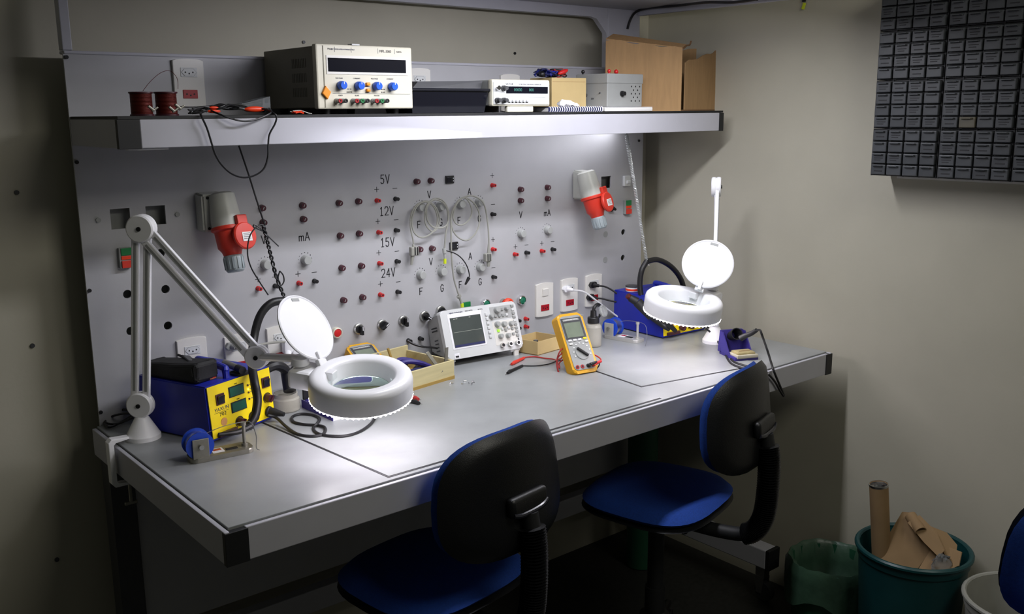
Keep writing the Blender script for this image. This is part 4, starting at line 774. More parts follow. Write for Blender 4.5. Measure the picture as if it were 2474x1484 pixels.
for x, z, mt in ((.70, .43, 'key_lit'), (.755, .46, 'offwhite'), (.80, .42, 'grey_plastic'), (.845, .46, 'offwhite'), (.89, .43, 'grey_plastic'), (.89, .32, 'grey_plastic'), (.70, .74, 'grey_plastic'), (.75, .735, 'grey_plastic'), (.80, .735, 'grey_plastic'), (.85, .735, 'offwhite'), (.80, .86, 'grey_plastic')):
    B().box((w_ * x, -.0045, H * z), (.0085, .005, .008), bev=.001).obj('key', mt, os_)
for i in range(9): B().box((w_ * .945, -.004, H * (.90 - .078 * i)), (.0105, .005, .0075), bev=.001).obj('key', 'offwhite' if i in (1, 4) else 'grey_plastic', os_)
for x in (.712, .815, .92):
    o = B().cyl((w_ * x, -.002, H * .12), (w_ * x, -.013, H * .12), .0075, n=16).obj('bnc_connector', 'steel', os_); B().cyl((w_ * x, -.0128, H * .12), (w_ * x, -.0135, H * .12), .0052, n=14).obj('bnc_hole', 'ink', o)
B().box((w_ * .90 + .014, -.0022, H * .16), (.005, .001, .018)).obj('print', 'ink_grey', os_)
B().box((w_ * .115, -.002, H * .06), (.019, .002, .016), bev=.0005).obj('usb_frame', 'white', os_); B().box((w_ * .115, -.0035, H * .05), (.011, .001, .005)).obj('usb_port', 'ink', os_)
for k in range(2):
    for j in range(2): B().box((.0022, .045 + .018 * j, H * .70 - .009 * k), (.002, .014, .004)).obj('vent_slot', 'ink', os_)
for k in range(4): B().box((.0028, .055, H * .45 - .011 * k), (.002, .018, .004)).obj('vent_slot', 'dark_grey', os_)
B().prism([(.02, 0), (.03, .016), (w_ * .3, .022), (w_ * .7, .022), (w_ - .03, .016), (w_ - .02, 0), (w_ - .035, 0), (w_ - .04, .008), (w_ * .7, .013), (w_ * .3, .013), (.04, .008), (.035, 0)], .02, TR((0, .085, H - .014), FRONT), bev=.003).obj('carry_handle', 'grey_plastic', os_)
for x in (.04, .90):
    B().box((w_ * x, .018, .000), (.036, .024, .014), bev=.002).obj('foot_block', 'offwhite', os_); B().box((w_ * (x + .01), .010, -.012), (.018, .008, .020), RXm(.33), bev=.002).obj('tilt_foot', 'outlet', os_)
B().box((w_ * .5, .105, .028), (w_ * .8, .012, .014), bev=.003).obj('rear_foot', 'dark_grey', os_)

# ------------------------------------------------------------------ multimeters
def meter(label, m):
    t = thing('multimeter', label, 'multimeter', m.translation, R=m.to_3x3().to_4x4()); w_, h_ = .090, .188   # local: x right, z up along face, -y front
    o = rrect(w_, h_, .014); o = [(x * (1 - .05 * math.cos(y / h_ * PI) ** 2 * .8), y) for x, y in o]
    B().prism(o, .034, TR((0, .034, h_ / 2), FRONT), bev=.007).obj('holster', 'meter_yellow', t)
    B().prism([(x * .84, y * .90) for x, y in rrect(w_, h_, .014)], .004, TR((0, .002, h_ / 2 + .001), FRONT), bev=.001).obj('face', 'grey_plastic', t)
    B().box((0, -.0018, h_ * .74), (w_ * .80, .002, h_ * .36), bev=.001).obj('display_surround', 'dark_grey', t); B().box((-.001, -.003, h_ * .715), (w_ * .64, .001, h_ * .245)).obj('display', 'lcd_grey', t)
    B().box((-.002, -.0032, h_ * .885), (w_ * .62, .0012, .006)).obj('brand_strip', 'grey_plastic', t); text('TRUE RMS MULTIMETER', .0042, TR((-.002, -.004, h_ * .885), FRONT), t, 'paper')
    for i, x in enumerate((-.026, -.009, .008, .027)): B().box((x, -.0035, h_ * (.545 if i < 3 else .555)), (.0115, .004, .0055), bev=.001).obj('button', 'white' if i < 3 else 'yellow', t)
    for x, z in ((-.026, .485), (.030, .50)): B().box((x, -.0035, h_ * z), (.011, .004, .005), bev=.001).obj('button', 'outlet', t)
    B().cyl((.004, -.002, h_ * .335), (.004, -.0042, h_ * .335), .0225, n=30).obj('dial', 'grey_plastic', t); B().box((.004, -.007, h_ * .335), (.0075, .007, .042), RYm(-.85), bev=.002).obj('dial_pointer', 'black', t)
    for i in range(9): a = math.radians(200 - i * 27); B().box((.004 + .0285 * math.cos(a), -.0032, h_ * .335 + .0285 * math.sin(a)), (.0045, .0006, .003)).obj('dial_mark', 'white', t)
    for x, c in ((-.027, 'red_insert'), (-.010, 'red_insert'), (.010, 'ink'), (.027, 'red_insert')): o = B().cyl((x, -.002, h_ * .105), (x, -.004, h_ * .105), .0058, n=14).obj('input_socket', c, t); B().cyl((x, -.0039, h_ * .105), (x, -.0044, h_ * .105), .003, n=10).obj('socket_hole', 'ink', o)
    return t
m0, m1 = az(1388, 909), az(1447, 899); u = V((m1.x - m0.x, m1.y - m0.y, 0)).normalized(); an = math.atan2(u.y, u.x)
mm = TR(((m0 + m1) / 2) + V((0, 0, .0045)), RZ(an) @ RXm(-.56))
mt_ = meter('yellow multimeter standing on its stand in front of the small cardboard tray', mm); MW = WM[mt_.name]
B().prism([(-.024, 0), (.024, 0), (.02, .105), (-.02, .105)], .004, TR((0, .098, -.052), RXm(PI / 2)) @ RXm(-.86)).obj('stand', 'rubber', mt_)
def mp(x, y, z): return MW @ V((x, y, z))
for x, c, e in ((.012, 'black', .034), (.028, 'red', .03)):
    B().cyl(mp(x, -.003, .019), mp(x, -.016, .019), .0055, n=10).cyl(mp(x, -.013, .019), mp(x + .022, -.016, .023), .0052, .004, n=10).obj('lead_plug', c, mt_, W=True)
t = thing('test_probe', 'red probe and lead lying left of the standing multimeter', 'probe', az(1250, 872)); P = lambda L_: [az(a[0], a[1], ZB + (a[2] if len(a) > 2 else .003)) for a in L_]
B().tube([mp(.05, -.016, .023)] + [mp(.058, -.004, .034), mp(.056, .012, .05), mp(.05, .03, .06), mp(.0, .05, .07), mp(-.04, .06, .06), mp(-.056, .05, .04)] + P([(1352, 885, .01), (1342, 870, .006), (1318, 866), (1290, 862), (1266, 864)]), .0021, n=6).obj('lead', 'cable_red', t, W=True)
B().cyl(az(1266, 865, ZB + .005), az(1243, 876, ZB + .005), .0042, .0055, n=10).cyl(az(1243, 876, ZB + .005), az(1236, 880, ZB + .005), .0065, .004, n=10).obj('handle', 'red_plug', t, W=True); B().cyl(az(1237, 879, ZB + .004), az(1231, 882, ZB + .003), .001, n=6).obj('tip', 'steel', t, W=True)
t = thing('test_probe', 'black probe and lead lying left of the standing multimeter', 'probe', az(1240, 890))
B().tube([mp(.034, -.016, .023), mp(.05, -.004, .020), mp(.052, .02, .012), mp(.03, .05, .0)] + P([(1385, 872, .012), (1350, 872, .005), (1325, 880), (1295, 884), (1262, 884)]), .0021, n=6).obj('lead', 'cable_black', t, W=True)
B().cyl(az(1262, 884, ZB + .005), az(1232, 898, ZB + .005), .0042, .0055, n=10).cyl(az(1232, 898, ZB + .005), az(1226, 902, ZB + .005), .0065, .004, n=10).obj('handle', 'black', t, W=True); B().cyl(az(1227, 901, ZB + .004), az(1221, 906, ZB + .003), .001, n=6).obj('tip', 'steel', t, W=True)
t = thing('lead_coil', 'red test lead coiled behind the standing multimeter', 'cable', az(1365, 880))
for k in range(3): B().tube([mp(-.052 + .003 * k, .015 + .012 * k, .085 - .01 * k), mp(-.062, .04, .06), mp(-.058, .055, .02 + .004 * k), mp(-.035, .045, -.0 + .004 * k), mp(.0, .05, .01), mp(.02, .05, .05), mp(-.01, .045, .09)], .0021, n=6, closed=True).obj('loop', 'cable_red', t, W=True)
q0, q1 = az(838, 868, ZB + .05), az(905, 858, ZB + .05); c_ = az(875, 880, ZB + .03)
t2 = meter('second yellow multimeter leaning behind the wooden tray and left lamp ring', TR((.735, -.185, ZB + .004), RZ(-.03) @ RXm(-1.08)))
p = az(812, 855, ZB + .030); t = thing('screwdriver', 'screwdriver with lime yellow handle behind the left lamp ring', 'screwdriver', (p.x, p.y, ZB))
B().tube([(.022, -.01, .030), (.008, 0, .031), (-.012, .006, .032), (-.03, .012, .032)], .012, n=8).obj('handle', 'lime', t); B().cyl((.022, -.01, .030), (.07, -.05, .004), .003, n=8).obj('shaft', 'steel', t)
B().cyl((-.02, .009, 0), (-.02, .009, .020), .006, n=8).obj('handle_rest', 'rubber', t)

# ------------------------------------------------------------------ wooden tray with tools, cardboard tray
ta, tb_, tc = az(1000, 945), az(1098, 915), az(985, 846)
t0 = V((.800, -.272, ZB)); ang = math.atan2((tb_ - ta).y, (tb_ - ta).x); Lx = (tb_ - ta).length
t = thing('tool_tray', 'pale wooden tray holding small tools left of the oscilloscope', 'tray', tb_ , ang); tw, td, th = .225, .200, .056
e = .007
B().rng(-tw, 0, 0, td, 0, .006, bev=.001).obj('bottom', 'wood_dark', t); B().rng(-tw, 0, 0, e, .006, th, bev=.001).obj('front_wall', 'wood', t); B().rng(-tw, 0, td - e, td, .006, th + .014, bev=.001).obj('back_wall', 'wood', t)
B().rng(-e, 0, e, td - e, .006, th, bev=.001).obj('side_wall', 'wood', t); B().rng(-tw, -tw + e, e, td - e, .006, th, bev=.001).obj('side_wall', 'wood', t)
B().rng(-tw, 0, -.0012, .0005, 0, .010).obj('base_edge', 'wood_dark', t)
TW = WM[t.name]
def tool(name, label, cat): return thing(name, label, cat, TW @ V((-.1, .09, .006)))
def tp(x, y, z): return TW @ V((x, y, z))
o = tool('pliers', 'purple handled pliers lying in the wooden tray', 'pliers')
for k in (-1, 1): B().tube([tp(-.03, .08 - .012 * k, .030), tp(-.07, .09 - .02 * k, .050), tp(-.105, .10 - .016 * k, .058), tp(-.13, .105 - .006 * k, .050)], .0075, n=8).obj('handle', 'purple', o, W=True)
B().box(tp(-.15, .11, .042), (.04, .014, .012), RZ(ang - .3), bev=.003).obj('jaws', 'dull_steel', o, W=True)
o = tool('side_cutter', 'dark purple cutter below the pliers in the wooden tray', 'cutter')
for k in (-1, 1): B().tube([tp(-.15, .05 - .012 * k, .018), tp(-.11, .055 - .016 * k, .030), tp(-.06, .06 - .010 * k, .030), tp(-.04, .062, .028)], .007, n=8).obj('handle', 'ink_blue', o, W=True)
B().box(tp(-.03, .064, .024), (.03, .014, .010), RZ(ang), bev=.003).obj('jaws', 'dull_steel', o, W=True)
o = tool('tool_heap', 'heap of dark small tools at the bottom of the wooden tray', 'tools'); o2 = B()
for i in range(12): x, y = random.uniform(-.19, -.03), random.uniform(.03, .16); o2.box(tp(x, y, random.uniform(.014, .044)), (random.uniform(.03, .06), .010, .009), RZ(random.uniform(0, 3)) @ RYm(random.uniform(-.3, .3)), bev=.002)
o2.obj('dark_tools', 'rubber', o, W=True, kind='stuff')
for nm, lb, a, b_ in (('tweezers', 'flat tweezers standing in the right corner of the wooden tray', (-.022, .014, .010), (-.018, .010, .095)), ('tweezers', 'slanting tweezers leaning out over the front of the wooden tray', (-.05, .0, .030), (-.078, .030, .090))):
    o = tool(nm, lb, 'tweezers'); pa, pb = tp(*a), tp(*b_); B().box((pa + pb) / 2, (.010, .0016, (pb - pa).length), basis(pb - pa, V((0, 1, 0))) if nm else None, bev=.0005).obj('arm', 'dull_steel', o, W=True); B().box((pa + pb) / 2 + V((.001, .004, 0)), (.010, .0016, (pb - pa).length * .96), basis(pb - pa, V((0, 1, 0))), bev=.0005).obj('arm', 'dull_steel', o, W=True)
o = tool('wooden_stick', 'short wooden stick sticking up at the back of the wooden tray', 'stick'); B().cyl(tp(-.09, .15, .012), tp(-.105, .165, .085), .004, n=8).obj('stick', 'wood_dark', o, W=True)
t = thing('probe_tip', 'black cable end lying over the back of the wooden tray towards the oscilloscope', 'cable', ay(1010, 832, -.1)); B().tube([ay(984, 823, -.10), ay(1000, 832, -.11), ay(1022, 838, -.12), ay(1045, 840, -.10), ay(1056, 842, -.08)], .0036, n=8, r1=.003).obj('cable', 'cable_black', t, W=True)
k0, k1, k2 = az(1299, 860), az(1352, 845), az(1256, 846)
t = thing('cardboard_tray', 'small open tan cardboard tray between oscilloscope and standing multimeter', 'box', k0)
u = (k1 - k0).normalized(); v = (k2 - k0); v = V((-.25, 1, 0)).normalized(); cl, cw, ch = .115, .10, .045
def cbox(P, Q, zz): d = (Q - P).normalized(); n_ = V((-d.y, d.x, 0)) * .0025; B().hexa([P, Q, Q + n_, P + n_, P + zz, Q + zz, Q + n_ + zz, P + n_ + zz]).obj('side', 'card_pale', t, W=True)
pts = [k0, k0 + u * cl, k0 + u * cl + v * cw, k0 + v * cw]
for i in range(4): cbox(pts[i], pts[(i + 1) % 4], V((0, 0, ch)))
B().hexa([x + V((0, 0, .0003)) for x in pts] + [x + V((0, 0, .003)) for x in pts]).obj('bottom', 'card_in', t, W=True)
for i in range(2): q = k0 + u * (.035 + .03 * i) + v * .06; o = thing('capacitor', ('left' if i == 0 else 'right') + ' of two dark round parts lying in the cardboard tray', 'component', q + V((0, 0, .0035))); B().cyl((0, 0, 0), (0, 0, .028), .008, n=14, bev=.001).obj('can', 'dark_grey', o); B().cyl((0, 0, .028), (0, 0, .0285), .006, n=12).obj('can_top', 'dull_steel', o)

# ------------------------------------------------------------------ bottle, cup, iron stands, flask, screws, box
p = az(1433, 836); t = thing('bottle', 'translucent plastic bottle with black screw cap right of the standing multimeter', 'bottle', p); t.scale = (1.14, 1.14, 1.08)
B().lathe([(0, 0), (.0215, 0), (.0235, .003), (.0235, .060), (.021, .067), (.015, .069), (.015, .074), (0, .074)], n=28).obj('body', 'liquid', t); B().lathe([(0, .072), (.0165, .072), (.017, .074), (.017, .088), (.0155, .090), (.010, .091), (.009, .096), (.0085, .110), (0, .110)], n=24).obj('cap', 'black', t)
B().tube([(.016, 0, .084), (.028, .004, .086), (.036, .010, .090)], .0035, n=8).obj('cap_strap', 'black', t); B().tube([(0, 0, .108), (.004, 0, .120), (.018, .002, .126), (.03, .004, .120)], .005, n=8).obj('spout_cover', 'black', t)
cm = TR((.022, -.012, .106), RZ(.35) @ RXm(PI / 2 - .35)); B().lathe([(0, 0), (.0175, 0), (.0185, .002), (.0185, .007), (.0165, .009), (.0160, .003), (0, .003)], cm, 26).obj('flip_lid', 'clear', t)
p = az(1393, 836); t = thing('plastic_cup', 'clear plastic cup behind the standing multimeter', 'cup', (p.x, p.y, ZB)); B().lathe([(0, 0), (.017, 0), (.021, .100), (.0226, .103), (.0200, .101), (.0160, .002), (0, .002)], n=26).obj('cup_wall', 'clear', t)
p = az(692, 990); t = thing('plastic_tub', 'translucent round plastic tub right of the left rework station', 'tub', (p.x, p.y, ZB)); B().lathe([(0, 0), (.034, 0), (.036, .003), (.0355, .032), (.031, .036), (.031, .046), (.028, .046), (.028, .036), (.032, .031), (.033, .004), (0, .003)], n=30).obj('tub_wall', 'liquid', t)
def iron_stand(label, p, ang, flip=1):
    t = thing('iron_stand', label, 'soldering iron stand', (p.x, p.y, ZB), ang)
    B().prism([(-.03, 0), (.035, 0), (.035, .085), (-.03, .085)], .010, TR((0, 0, .0005)), bev=.002).obj('base', 'purple', t)
    B().hexa([(-.032, .078, .008), (.037, .078, .008), (.037, .092, .008), (-.032, .092, .008), (-.028, .082, .068), (.034, .082, .068), (.034, .090, .068), (-.028, .090, .068)]).obj('back_plate', 'purple', t)
    for x in (-.031, .033): B().prism([(.03, .010), (.085, .010), (.085, .066), (.07, .066)], .003, TR((x, 0, 0), M(((0, 0, 1, 0), (1, 0, 0, 0), (0, 1, 0, 0), (0, 0, 0, 1))))).obj('side_plate', 'purple', t)
    B().box((.004, .0205, .0118), (.060, .046, .010), bev=.002).obj('sponge_dish', 'dish', t); B().box((.004, .022, .0175), (.052, .038, .010), bev=.004).obj('sponge', 'sponge', t); B().box((.006, .020, .0228), (.030, .004, .0006)).obj('sponge_slit', 'card_in', t)
    B().lathe([(.010, 0), (.012, 0), (.017, .035), (.015, .035)], TR((0, .082, .050), basis((0, -.8, .35))), 16, True).obj('funnel', 'rubber', t)
    t.scale = (1.2, 1.2, 1.12); return t
pI = az(1838, 868); tI = iron_stand('purple iron stand with worn tan sponge at the right end of the bench', az(1802, 872), -.42)
t = thing('soldering_iron', 'black soldering iron in the right purple stand with cord hanging over the bench edge', 'soldering iron', ad(1800, 815, 2.83)); dI = 2.80
B().tube([ad(1789, 818, 2.84), ad(1800, 812, 2.83), ad(1815, 806, 2.81), ad(1828, 798, 2.79)], .0095, n=12, r1=.006).obj('grip', 'rubber', t, W=True)
f0 = -D - .022
B().tube([ad(1826, 799, 2.79), ad(1836, 798, 2.77), ad(1841, 810, 2.75), ay(1855, 850, -.74), ay(1868, 892, f0), ay(1880, 922, f0), ay(1892, 950, f0), ay(1893, 957, f0), ay(1885, 945, f0), ay(1872, 922, f0), ay(1855, 903, f0)], .0034, n=8).obj('cord', 'cable_black', t, W=True)
t = stR; B().tube([az(1706, 795, ZB + .05), az(1722, 808, ZB + .03), az(1738, 832, ZB + .006), az(1752, 856, ZB + .004), az(1764, 876, ZB + .004), az(1782, 886, ZB + .004), az(1808, 892, ZB + .004), az(1830, 895, ZB + .004)], .0034, n=8).tube([az(1766, 868, ZB + .004), az(1776, 876, ZB + .004), az(1800, 884, ZB + .004), az(1822, 889, ZB + .004)], .0034, n=8).obj('cord', 'cable_black', t, W=True)
p = az(804, 1019); d0 = az(882, 1000) - p; d1 = az(724, 986) - p; Ls, Ds = .115, d1.length
t = thing('iron_stand', 'flat purple iron stand with white front dish, partly under the left lamp ring', 'soldering iron stand', p, math.atan2(d0.y, d0.x))
B().rng(.0015, Ls, 0, Ds, .0005, .020, bev=.001).obj('sponge_dish', 'white', t); B().rng(-.001, .0015, -.0005, Ds, .0005, .0215, bev=.0004).obj('side_plate', 'purple', t); B().rng(.004, Ls - .004, .012, Ds - .01, .0195, .0225, bev=.001).obj('top_plate', 'purple', t)
B().rng(.0, .06, Ds - .012, Ds - .004, .022, .052, bev=.002).obj('rest', 'rubber', t)
for i, (px, py, s_, lb) in enumerate(((1004, 962, 'cable_red', 'red'), (1006, 972, 'cable_black', 'black'))):
    t = thing('probe_lead', lb + ' probe end sticking out under the left lamp ring', 'probe', az(px, py)); B().cyl(az(px - 22, py - 4, ZB + .006), az(px, py, ZB + .006), .0045, .0062, n=10).cyl(az(px, py, ZB + .006), az(px + 7, py + 3, ZB + .006), .0062, .004, n=10).obj('handle', s_, t, W=True); B().cyl(az(px + 6, py + 2, ZB + .005), az(px + 14, py + 4, ZB + .003), .0009, n=6).obj('tip', 'steel', t, W=True)
for i in range(9):
    px, py = (1126 + random.uniform(-9, 18), 927 + random.uniform(-5, 5)) if i < 7 else (1088 + 6 * (i - 7), 929 + random.uniform(-1, 1)); p = az(px, py); a = random.uniform(0, 6); d = V((math.cos(a), math.sin(a), 0))
    t = thing('small_screw', 'small metal screw in the little pile in front of the oscilloscope' if i < 7 else 'small screw lying by the front corner of the wooden tray', 'screw', p, 0, 'loose screws in the little pile' if i < 7 else 'loose screws by the tray')
    B().cyl(V((0, 0, .0026)), V((0, 0, .0026)) + d * .007, .0012, n=6).obj('thread', 'chrome', t); B().cyl(V((0, 0, .0026)), V((0, 0, .0026)) - d * .0016, .0026, n=10).obj('head', 'chrome', t)

# ------------------------------------------------------------------ chairs
def cushion(w_, h_, t_, ex, bow, mt, name, par, m, taper=0., NU=20, NV=10, dome=1.0):
    b = B(); rings = []
    for side in (1, -1):
        for j in range(NV + 1):
            r = j / NV; ring = []
            for i in range(NU * 2):
                a = PI * i / NU; c, s_ = math.cos(a), math.sin(a); x = math.copysign(abs(c) ** (2 / ex), c) * r; y = math.copysign(abs(s_) ** (2 / ex), s_) * r
                X = x * w_ / 2 * (1 - taper * y); Y = y * h_ / 2; z = side * t_ / 2 * (1 - r ** 6) ** .5 * (dome + (1 - dome) * (1 - r * r)) + bow * (x * x)
                ring.append((X, Y, z))
            rings.append((side, j, ring))
    vt = {}
    for side, j, ring in rings:
        if j == 0: vt[side, 0] = [b.b.verts.new(m @ V(ring[0]))]
        elif j == NV and side == -1: vt[-1, NV] = vt[1, NV]
        else: vt[side, j] = [b.b.verts.new(m @ V(q)) for q in ring]
    n = NU * 2
    for side in (1, -1):
        for j in range(NV):
            a, c = vt[side, j], vt[side, j + 1]
            for i in range(n):
                k = (i + 1) % n
                b.b.faces.new((a[0], c[i], c[k]) if j == 0 else (a[i], c[i], c[k], a[k]))
    return b.obj(name, mt, par, sharp=60)
def chair(label, loc, rz):
    t = thing('office_chair', label, 'chair', loc, rz)     # faces +y at rz = 0; origin on the floor under the seat
    zs = .578
    cushion(.42, .385, .058, 3.2, .0, 'blue_fabric', 'seat_cushion', t, TR((0, 0, zs)), taper=.04); cushion(.424, .389, .030, 3.2, 0, 'shell', 'seat_shell', t, TR((0, 0, zs - .022)), taper=.04)
    bm2 = TR((0, -.275, .862), RXm(PI / 2 - .08)); 
    cushion(.385, .275, .050, 3.0, -.055, 'blue_fabric', 'back_cushion', t, bm2 @ TR((0, 0, -.010)), taper=.07); cushion(.393, .283, .036, 3.0, -.055, 'shell', 'back_shell', t, bm2 @ TR((0, 0, .012)), taper=.07)
    o = B().box((0, -.312, .842), (.12, .024, .046), RXm(-.1), bev=.010, seg=3).obj('back_bracket', 'shell', t); B().tube([(-.056, -.322, .829), (-.03, -.326, .824), (.03, -.326, .826), (.056, -.322, .834)], .006, n=10).obj('bracket_rim', 'gloss_black', o)
    P_ = spline([(0, -.318, .82), (0, -.330, .75), (0, -.330, .65), (0, -.318, .57), (0, -.28, .522), (0, -.20, .508), (0, -.08, .508)], 14); b = B(); b.tube(P_, .020, n=12, raw=True); b.obj('back_bar', 'rubber', t)
    b = B()
    for i in range(8, len(P_) - 26, 1):
        p = P_[i]; d = (P_[i + 1] - P_[i - 1]); b.lathe([(.020, -.0025), (.031, 0), (.020, .0025)], TR(p, basis(d)), 14)
    b.obj('bellows', 'shell', t)
    B().box((0, -.03, .522), (.16, .20, .035), bev=.008).obj('tilt_plate', 'rubber', t); B().tube([(.06, 0, .51), (.18, -.02, .515), (.21, -.03, .52)], .006, n=8).obj('lever', 'black', t)
    B().cyl((0, 0, .51), (0, 0, .27), .024, n=18).cyl((0, 0, .28), (0, 0, .10), .030, n=18).obj('gas_column', 'rubber', t); B().lathe([(.030, .20), (.045, .19), (.05, .12), (.03, .12)], n=20).obj('column_cover', 'shell', t)
    for k in range(5):
        a = 2 * PI * k / 5 + .3; c, s_ = math.cos(a), math.sin(a)
        o = B().tube([(.02 * c, .02 * s_, .115), (.15 * c, .15 * s_, .105), (.28 * c, .28 * s_, .078)], .018, n=8, r1=.012).obj('leg', 'shell', t); B().cyl((.28 * c - .014 * s_, .28 * s_ + .014 * c, .026), (.28 * c + .014 * s_, .28 * s_ - .014 * c, .026), .026, n=16, bev=.003).cyl((.28 * c, .28 * s_, .03), (.28 * c, .28 * s_, .082), .006, n=8).obj('castor', 'rubber', o)
    return t
chair('blue office chair with black shell, in front of the bench in the foreground', (.573, -.607, 0), .15)
chair('blue office chair with black shell at the right half of the bench', (1.355, -.646, 0), .26)
pc = ad(2735, 1372, 1.63); chair('office chair at the right photo edge, only its blue backrest and black rim visible', (pc.x - .260, pc.y - .089, pc.z - .862), 1.9)

# ------------------------------------------------------------------ bins and rubbish
def binn(name, label, c, r0, r1, h, mt, rim=.008):
    t = thing(name, label, 'bin', c); B().lathe([(0, .001), (r0, .001), (r0 + .004, .006), (r1 - .004, h - .03), (r1, h - .028), (r1 + .002, h), (r1 - .006, h), (r1 - .010, h - .03), (r0 - .004, .010), (0, .008)], n=40).obj('bin_wall', mt, t)
    B().tube([((r1 + .001) * math.cos(a), (r1 + .001) * math.sin(a), h) for a in [2 * PI * k / 40 for k in range(40)]], rim, n=8, closed=True, raw=True).obj('rim', mt, t); return t
cB = V((1.915, -1.15, 0)); binn('trash_bin', 'big teal trash bin full of cardboard by the right wall', cB, .125, .155, .41, 'bin_teal')
t = thing('cardboard_tube', 'tall cardboard tube with shiny end standing in the teal bin', 'tube', (cB.x - .035, cB.y + .055, .10)); top = ax(2123, 1170, 1.865); bt = V((cB.x - .01, cB.y + .06, .08)); d = top - bt
B().lathe([(.0, 0), (.027, 0), (.027, d.length), (.0245, d.length), (.0245, d.length - .012), (0, d.length - .012)], TR(bt, basis(d)), 28).obj('tube_wall', 'card_dull', t, W=True); B().lathe([(.0, d.length - .0118), (.024, d.length - .0115), (.0244, d.length - .002)], TR(bt, basis(d)), 26).obj('foil_liner', 'chrome', t, W=True); B().lathe([(.0272, d.length - .006), (.0278, d.length - .004), (.0278, d.length + .001), (.0255, d.length + .001)], TR(bt, basis(d)), 28).obj('metal_rim', 'steel', t, W=True)
def sheet(name, label, pts, mt='card_dull', th=.004, cat='cardboard'):
    P_ = [V(p) for p in pts]; n_ = (P_[1] - P_[0]).cross(P_[2] - P_[0]).normalized() * th; c = sum(P_, V()) / len(P_); t = thing(name, label, cat, c); b = B(); a = [b.b.verts.new(p) for p in P_]; q = [b.b.verts.new(p + n_) for p in P_]; k = len(P_)
    b.b.faces.new(a[::-1]); b.b.faces.new(q)
    for i in range(k): b.b.faces.new((a[i], a[(i + 1) % k], q[(i + 1) % k], q[i]))
    b.obj('sheet', mt, t, W=True); return t
xa = 1.93
sheet('cardboard_sheet', 'large flat brown cardboard piece leaning in the teal bin', [ax(2117, 1345, 1.86), ax(2150, 1368, 1.86), ax(2215, 1380, 1.88), ax(2250, 1330, 1.92), ax(2258, 1300, 1.94), ax(2205, 1240, 1.95), ax(2180, 1238, 1.93)])
t = sheet('cardboard_strip', 'torn curled cardboard strip on top of the teal bin', [ax(2195, 1262, 1.90), ax(2235, 1310, 1.89), ax(2270, 1345, 1.88), ax(2283, 1330, 1.90), ax(2262, 1285, 1.92), ax(2222, 1245, 1.93)])
t = sheet('cardboard_flap', 'folded cardboard flap at the right side of the teal bin', [ax(2240, 1270, 1.94), ax(2262, 1298, 1.92), ax(2285, 1345, 1.90), ax(2305, 1352, 1.92), ax(2310, 1318, 1.95), ax(2285, 1288, 1.97)])
p = ax(2200, 1247, 1.93); q = ax(2225, 1285, 1.90); d = q - p; t = thing('cardboard_roll', 'small rolled cardboard core on the teal bin heap', 'cardboard', p); B().lathe([(.014, 0), (.017, 0), (.017, d.length), (.014, d.length)], TR(p, basis(d)), 20, True).obj('roll', 'card_dull', t, W=True)
t = thing('clear_wrap', 'crumpled clear plastic wrap at the front rim of the teal bin', 'wrap', ax(2275, 1365, 1.87)); b = B().sph(ax(2275, 1368, 1.875), .03, (1, .8, 1.1), u=14, v=10)
for v_ in b.b.verts: v_.co += V((random.uniform(-1, 1), random.uniform(-1, 1), random.uniform(-1, 1))) * .006
b.obj('film', 'clear_bag', t, W=True, sharp=5)
cG = V((1.945, -.868, 0)); tg = binn('trash_bin', 'dark green trash bin lined with a bag, beside the bench castor', cG, .105, .125, .255, 'bin_green', .005)
b = B(); n = 44; rings = []
for k, (r, z) in enumerate(((.090, .11), (.108, .20), (.118, .258), (.129, .266), (.136, .250), (.137, .215), (.138, .175), (.139, .14))):
    rings.append([b.b.verts.new(V(((r + .0035 * math.sin(i * 1.9 + k)) * math.cos(2 * PI * i / n), (r + .0035 * math.sin(i * 1.9 + k)) * math.sin(2 * PI * i / n), z + (.003 * math.sin(i * .71 + k) if k < 6 else .022 * math.sin(i * .55 + 1))))) for i in range(n)])
for a, c in zip(rings, rings[1:]):
    for i in range(n): b.b.faces.new((a[i], a[(i + 1) % n], c[(i + 1) % n], c[i]))
c0_ = b.b.verts.new(V((0, 0, .10)))
for i in range(n): b.b.faces.new((rings[0][(i + 1) % n], rings[0][i], c0_))
b.obj('bin_bag', 'bin_bag', tg, sharp=80)
cK = V((1.90, -1.48, 0)); binn('bucket', 'pale grey bucket bin behind the right chair', cK, .115, .155, .38, 'bucket', .007)
t = thing('paper_scrap', 'torn white paper scrap lying in the pale bucket', 'paper', cK + V((-.06, .0, .262))); B().box((0, 0, .0), (.10, .05, .003), RZ(.4) @ RYm(.2), bev=.001).obj('scrap', 'paper', t)
t = thing('dark_rubbish', 'dark rubbish filling the pale bucket', 'rubbish', cK + V((0, 0, .21))); b = B().sph((0, 0, .0), .11, (1, 1, .35), u=18, v=10)
for v_ in b.b.verts: v_.co += V((random.uniform(-1, 1), random.uniform(-1, 1), random.uniform(-1, 1))) * .008
b.obj('rubbish_heap', 'rubber', t, kind='stuff', sharp=10)

sheet('cardboard_offcut', 'small flat cardboard offcut at the front right inside the teal bin', [ax(2215, 1385, 1.86), ax(2262, 1392, 1.86), ax(2318, 1368, 1.88), ax(2325, 1335, 1.93), ax(2262, 1310, 1.94)])
t = thing('gas_cylinder', 'dark green cylinder standing under the bench behind the second chair', 'cylinder', (1.84, -.15, 0)); B().lathe([(0, .0005), (.05, .0005), (.055, .006), (.055, .62), (.048, .66), (.025, .69), (.018, .70), (0, .70)], n=28).obj('body', 'bin_green', t); B().cyl((0, 0, .70), (0, 0, .74), .014, n=14).obj('valve', 'dull_steel', t)

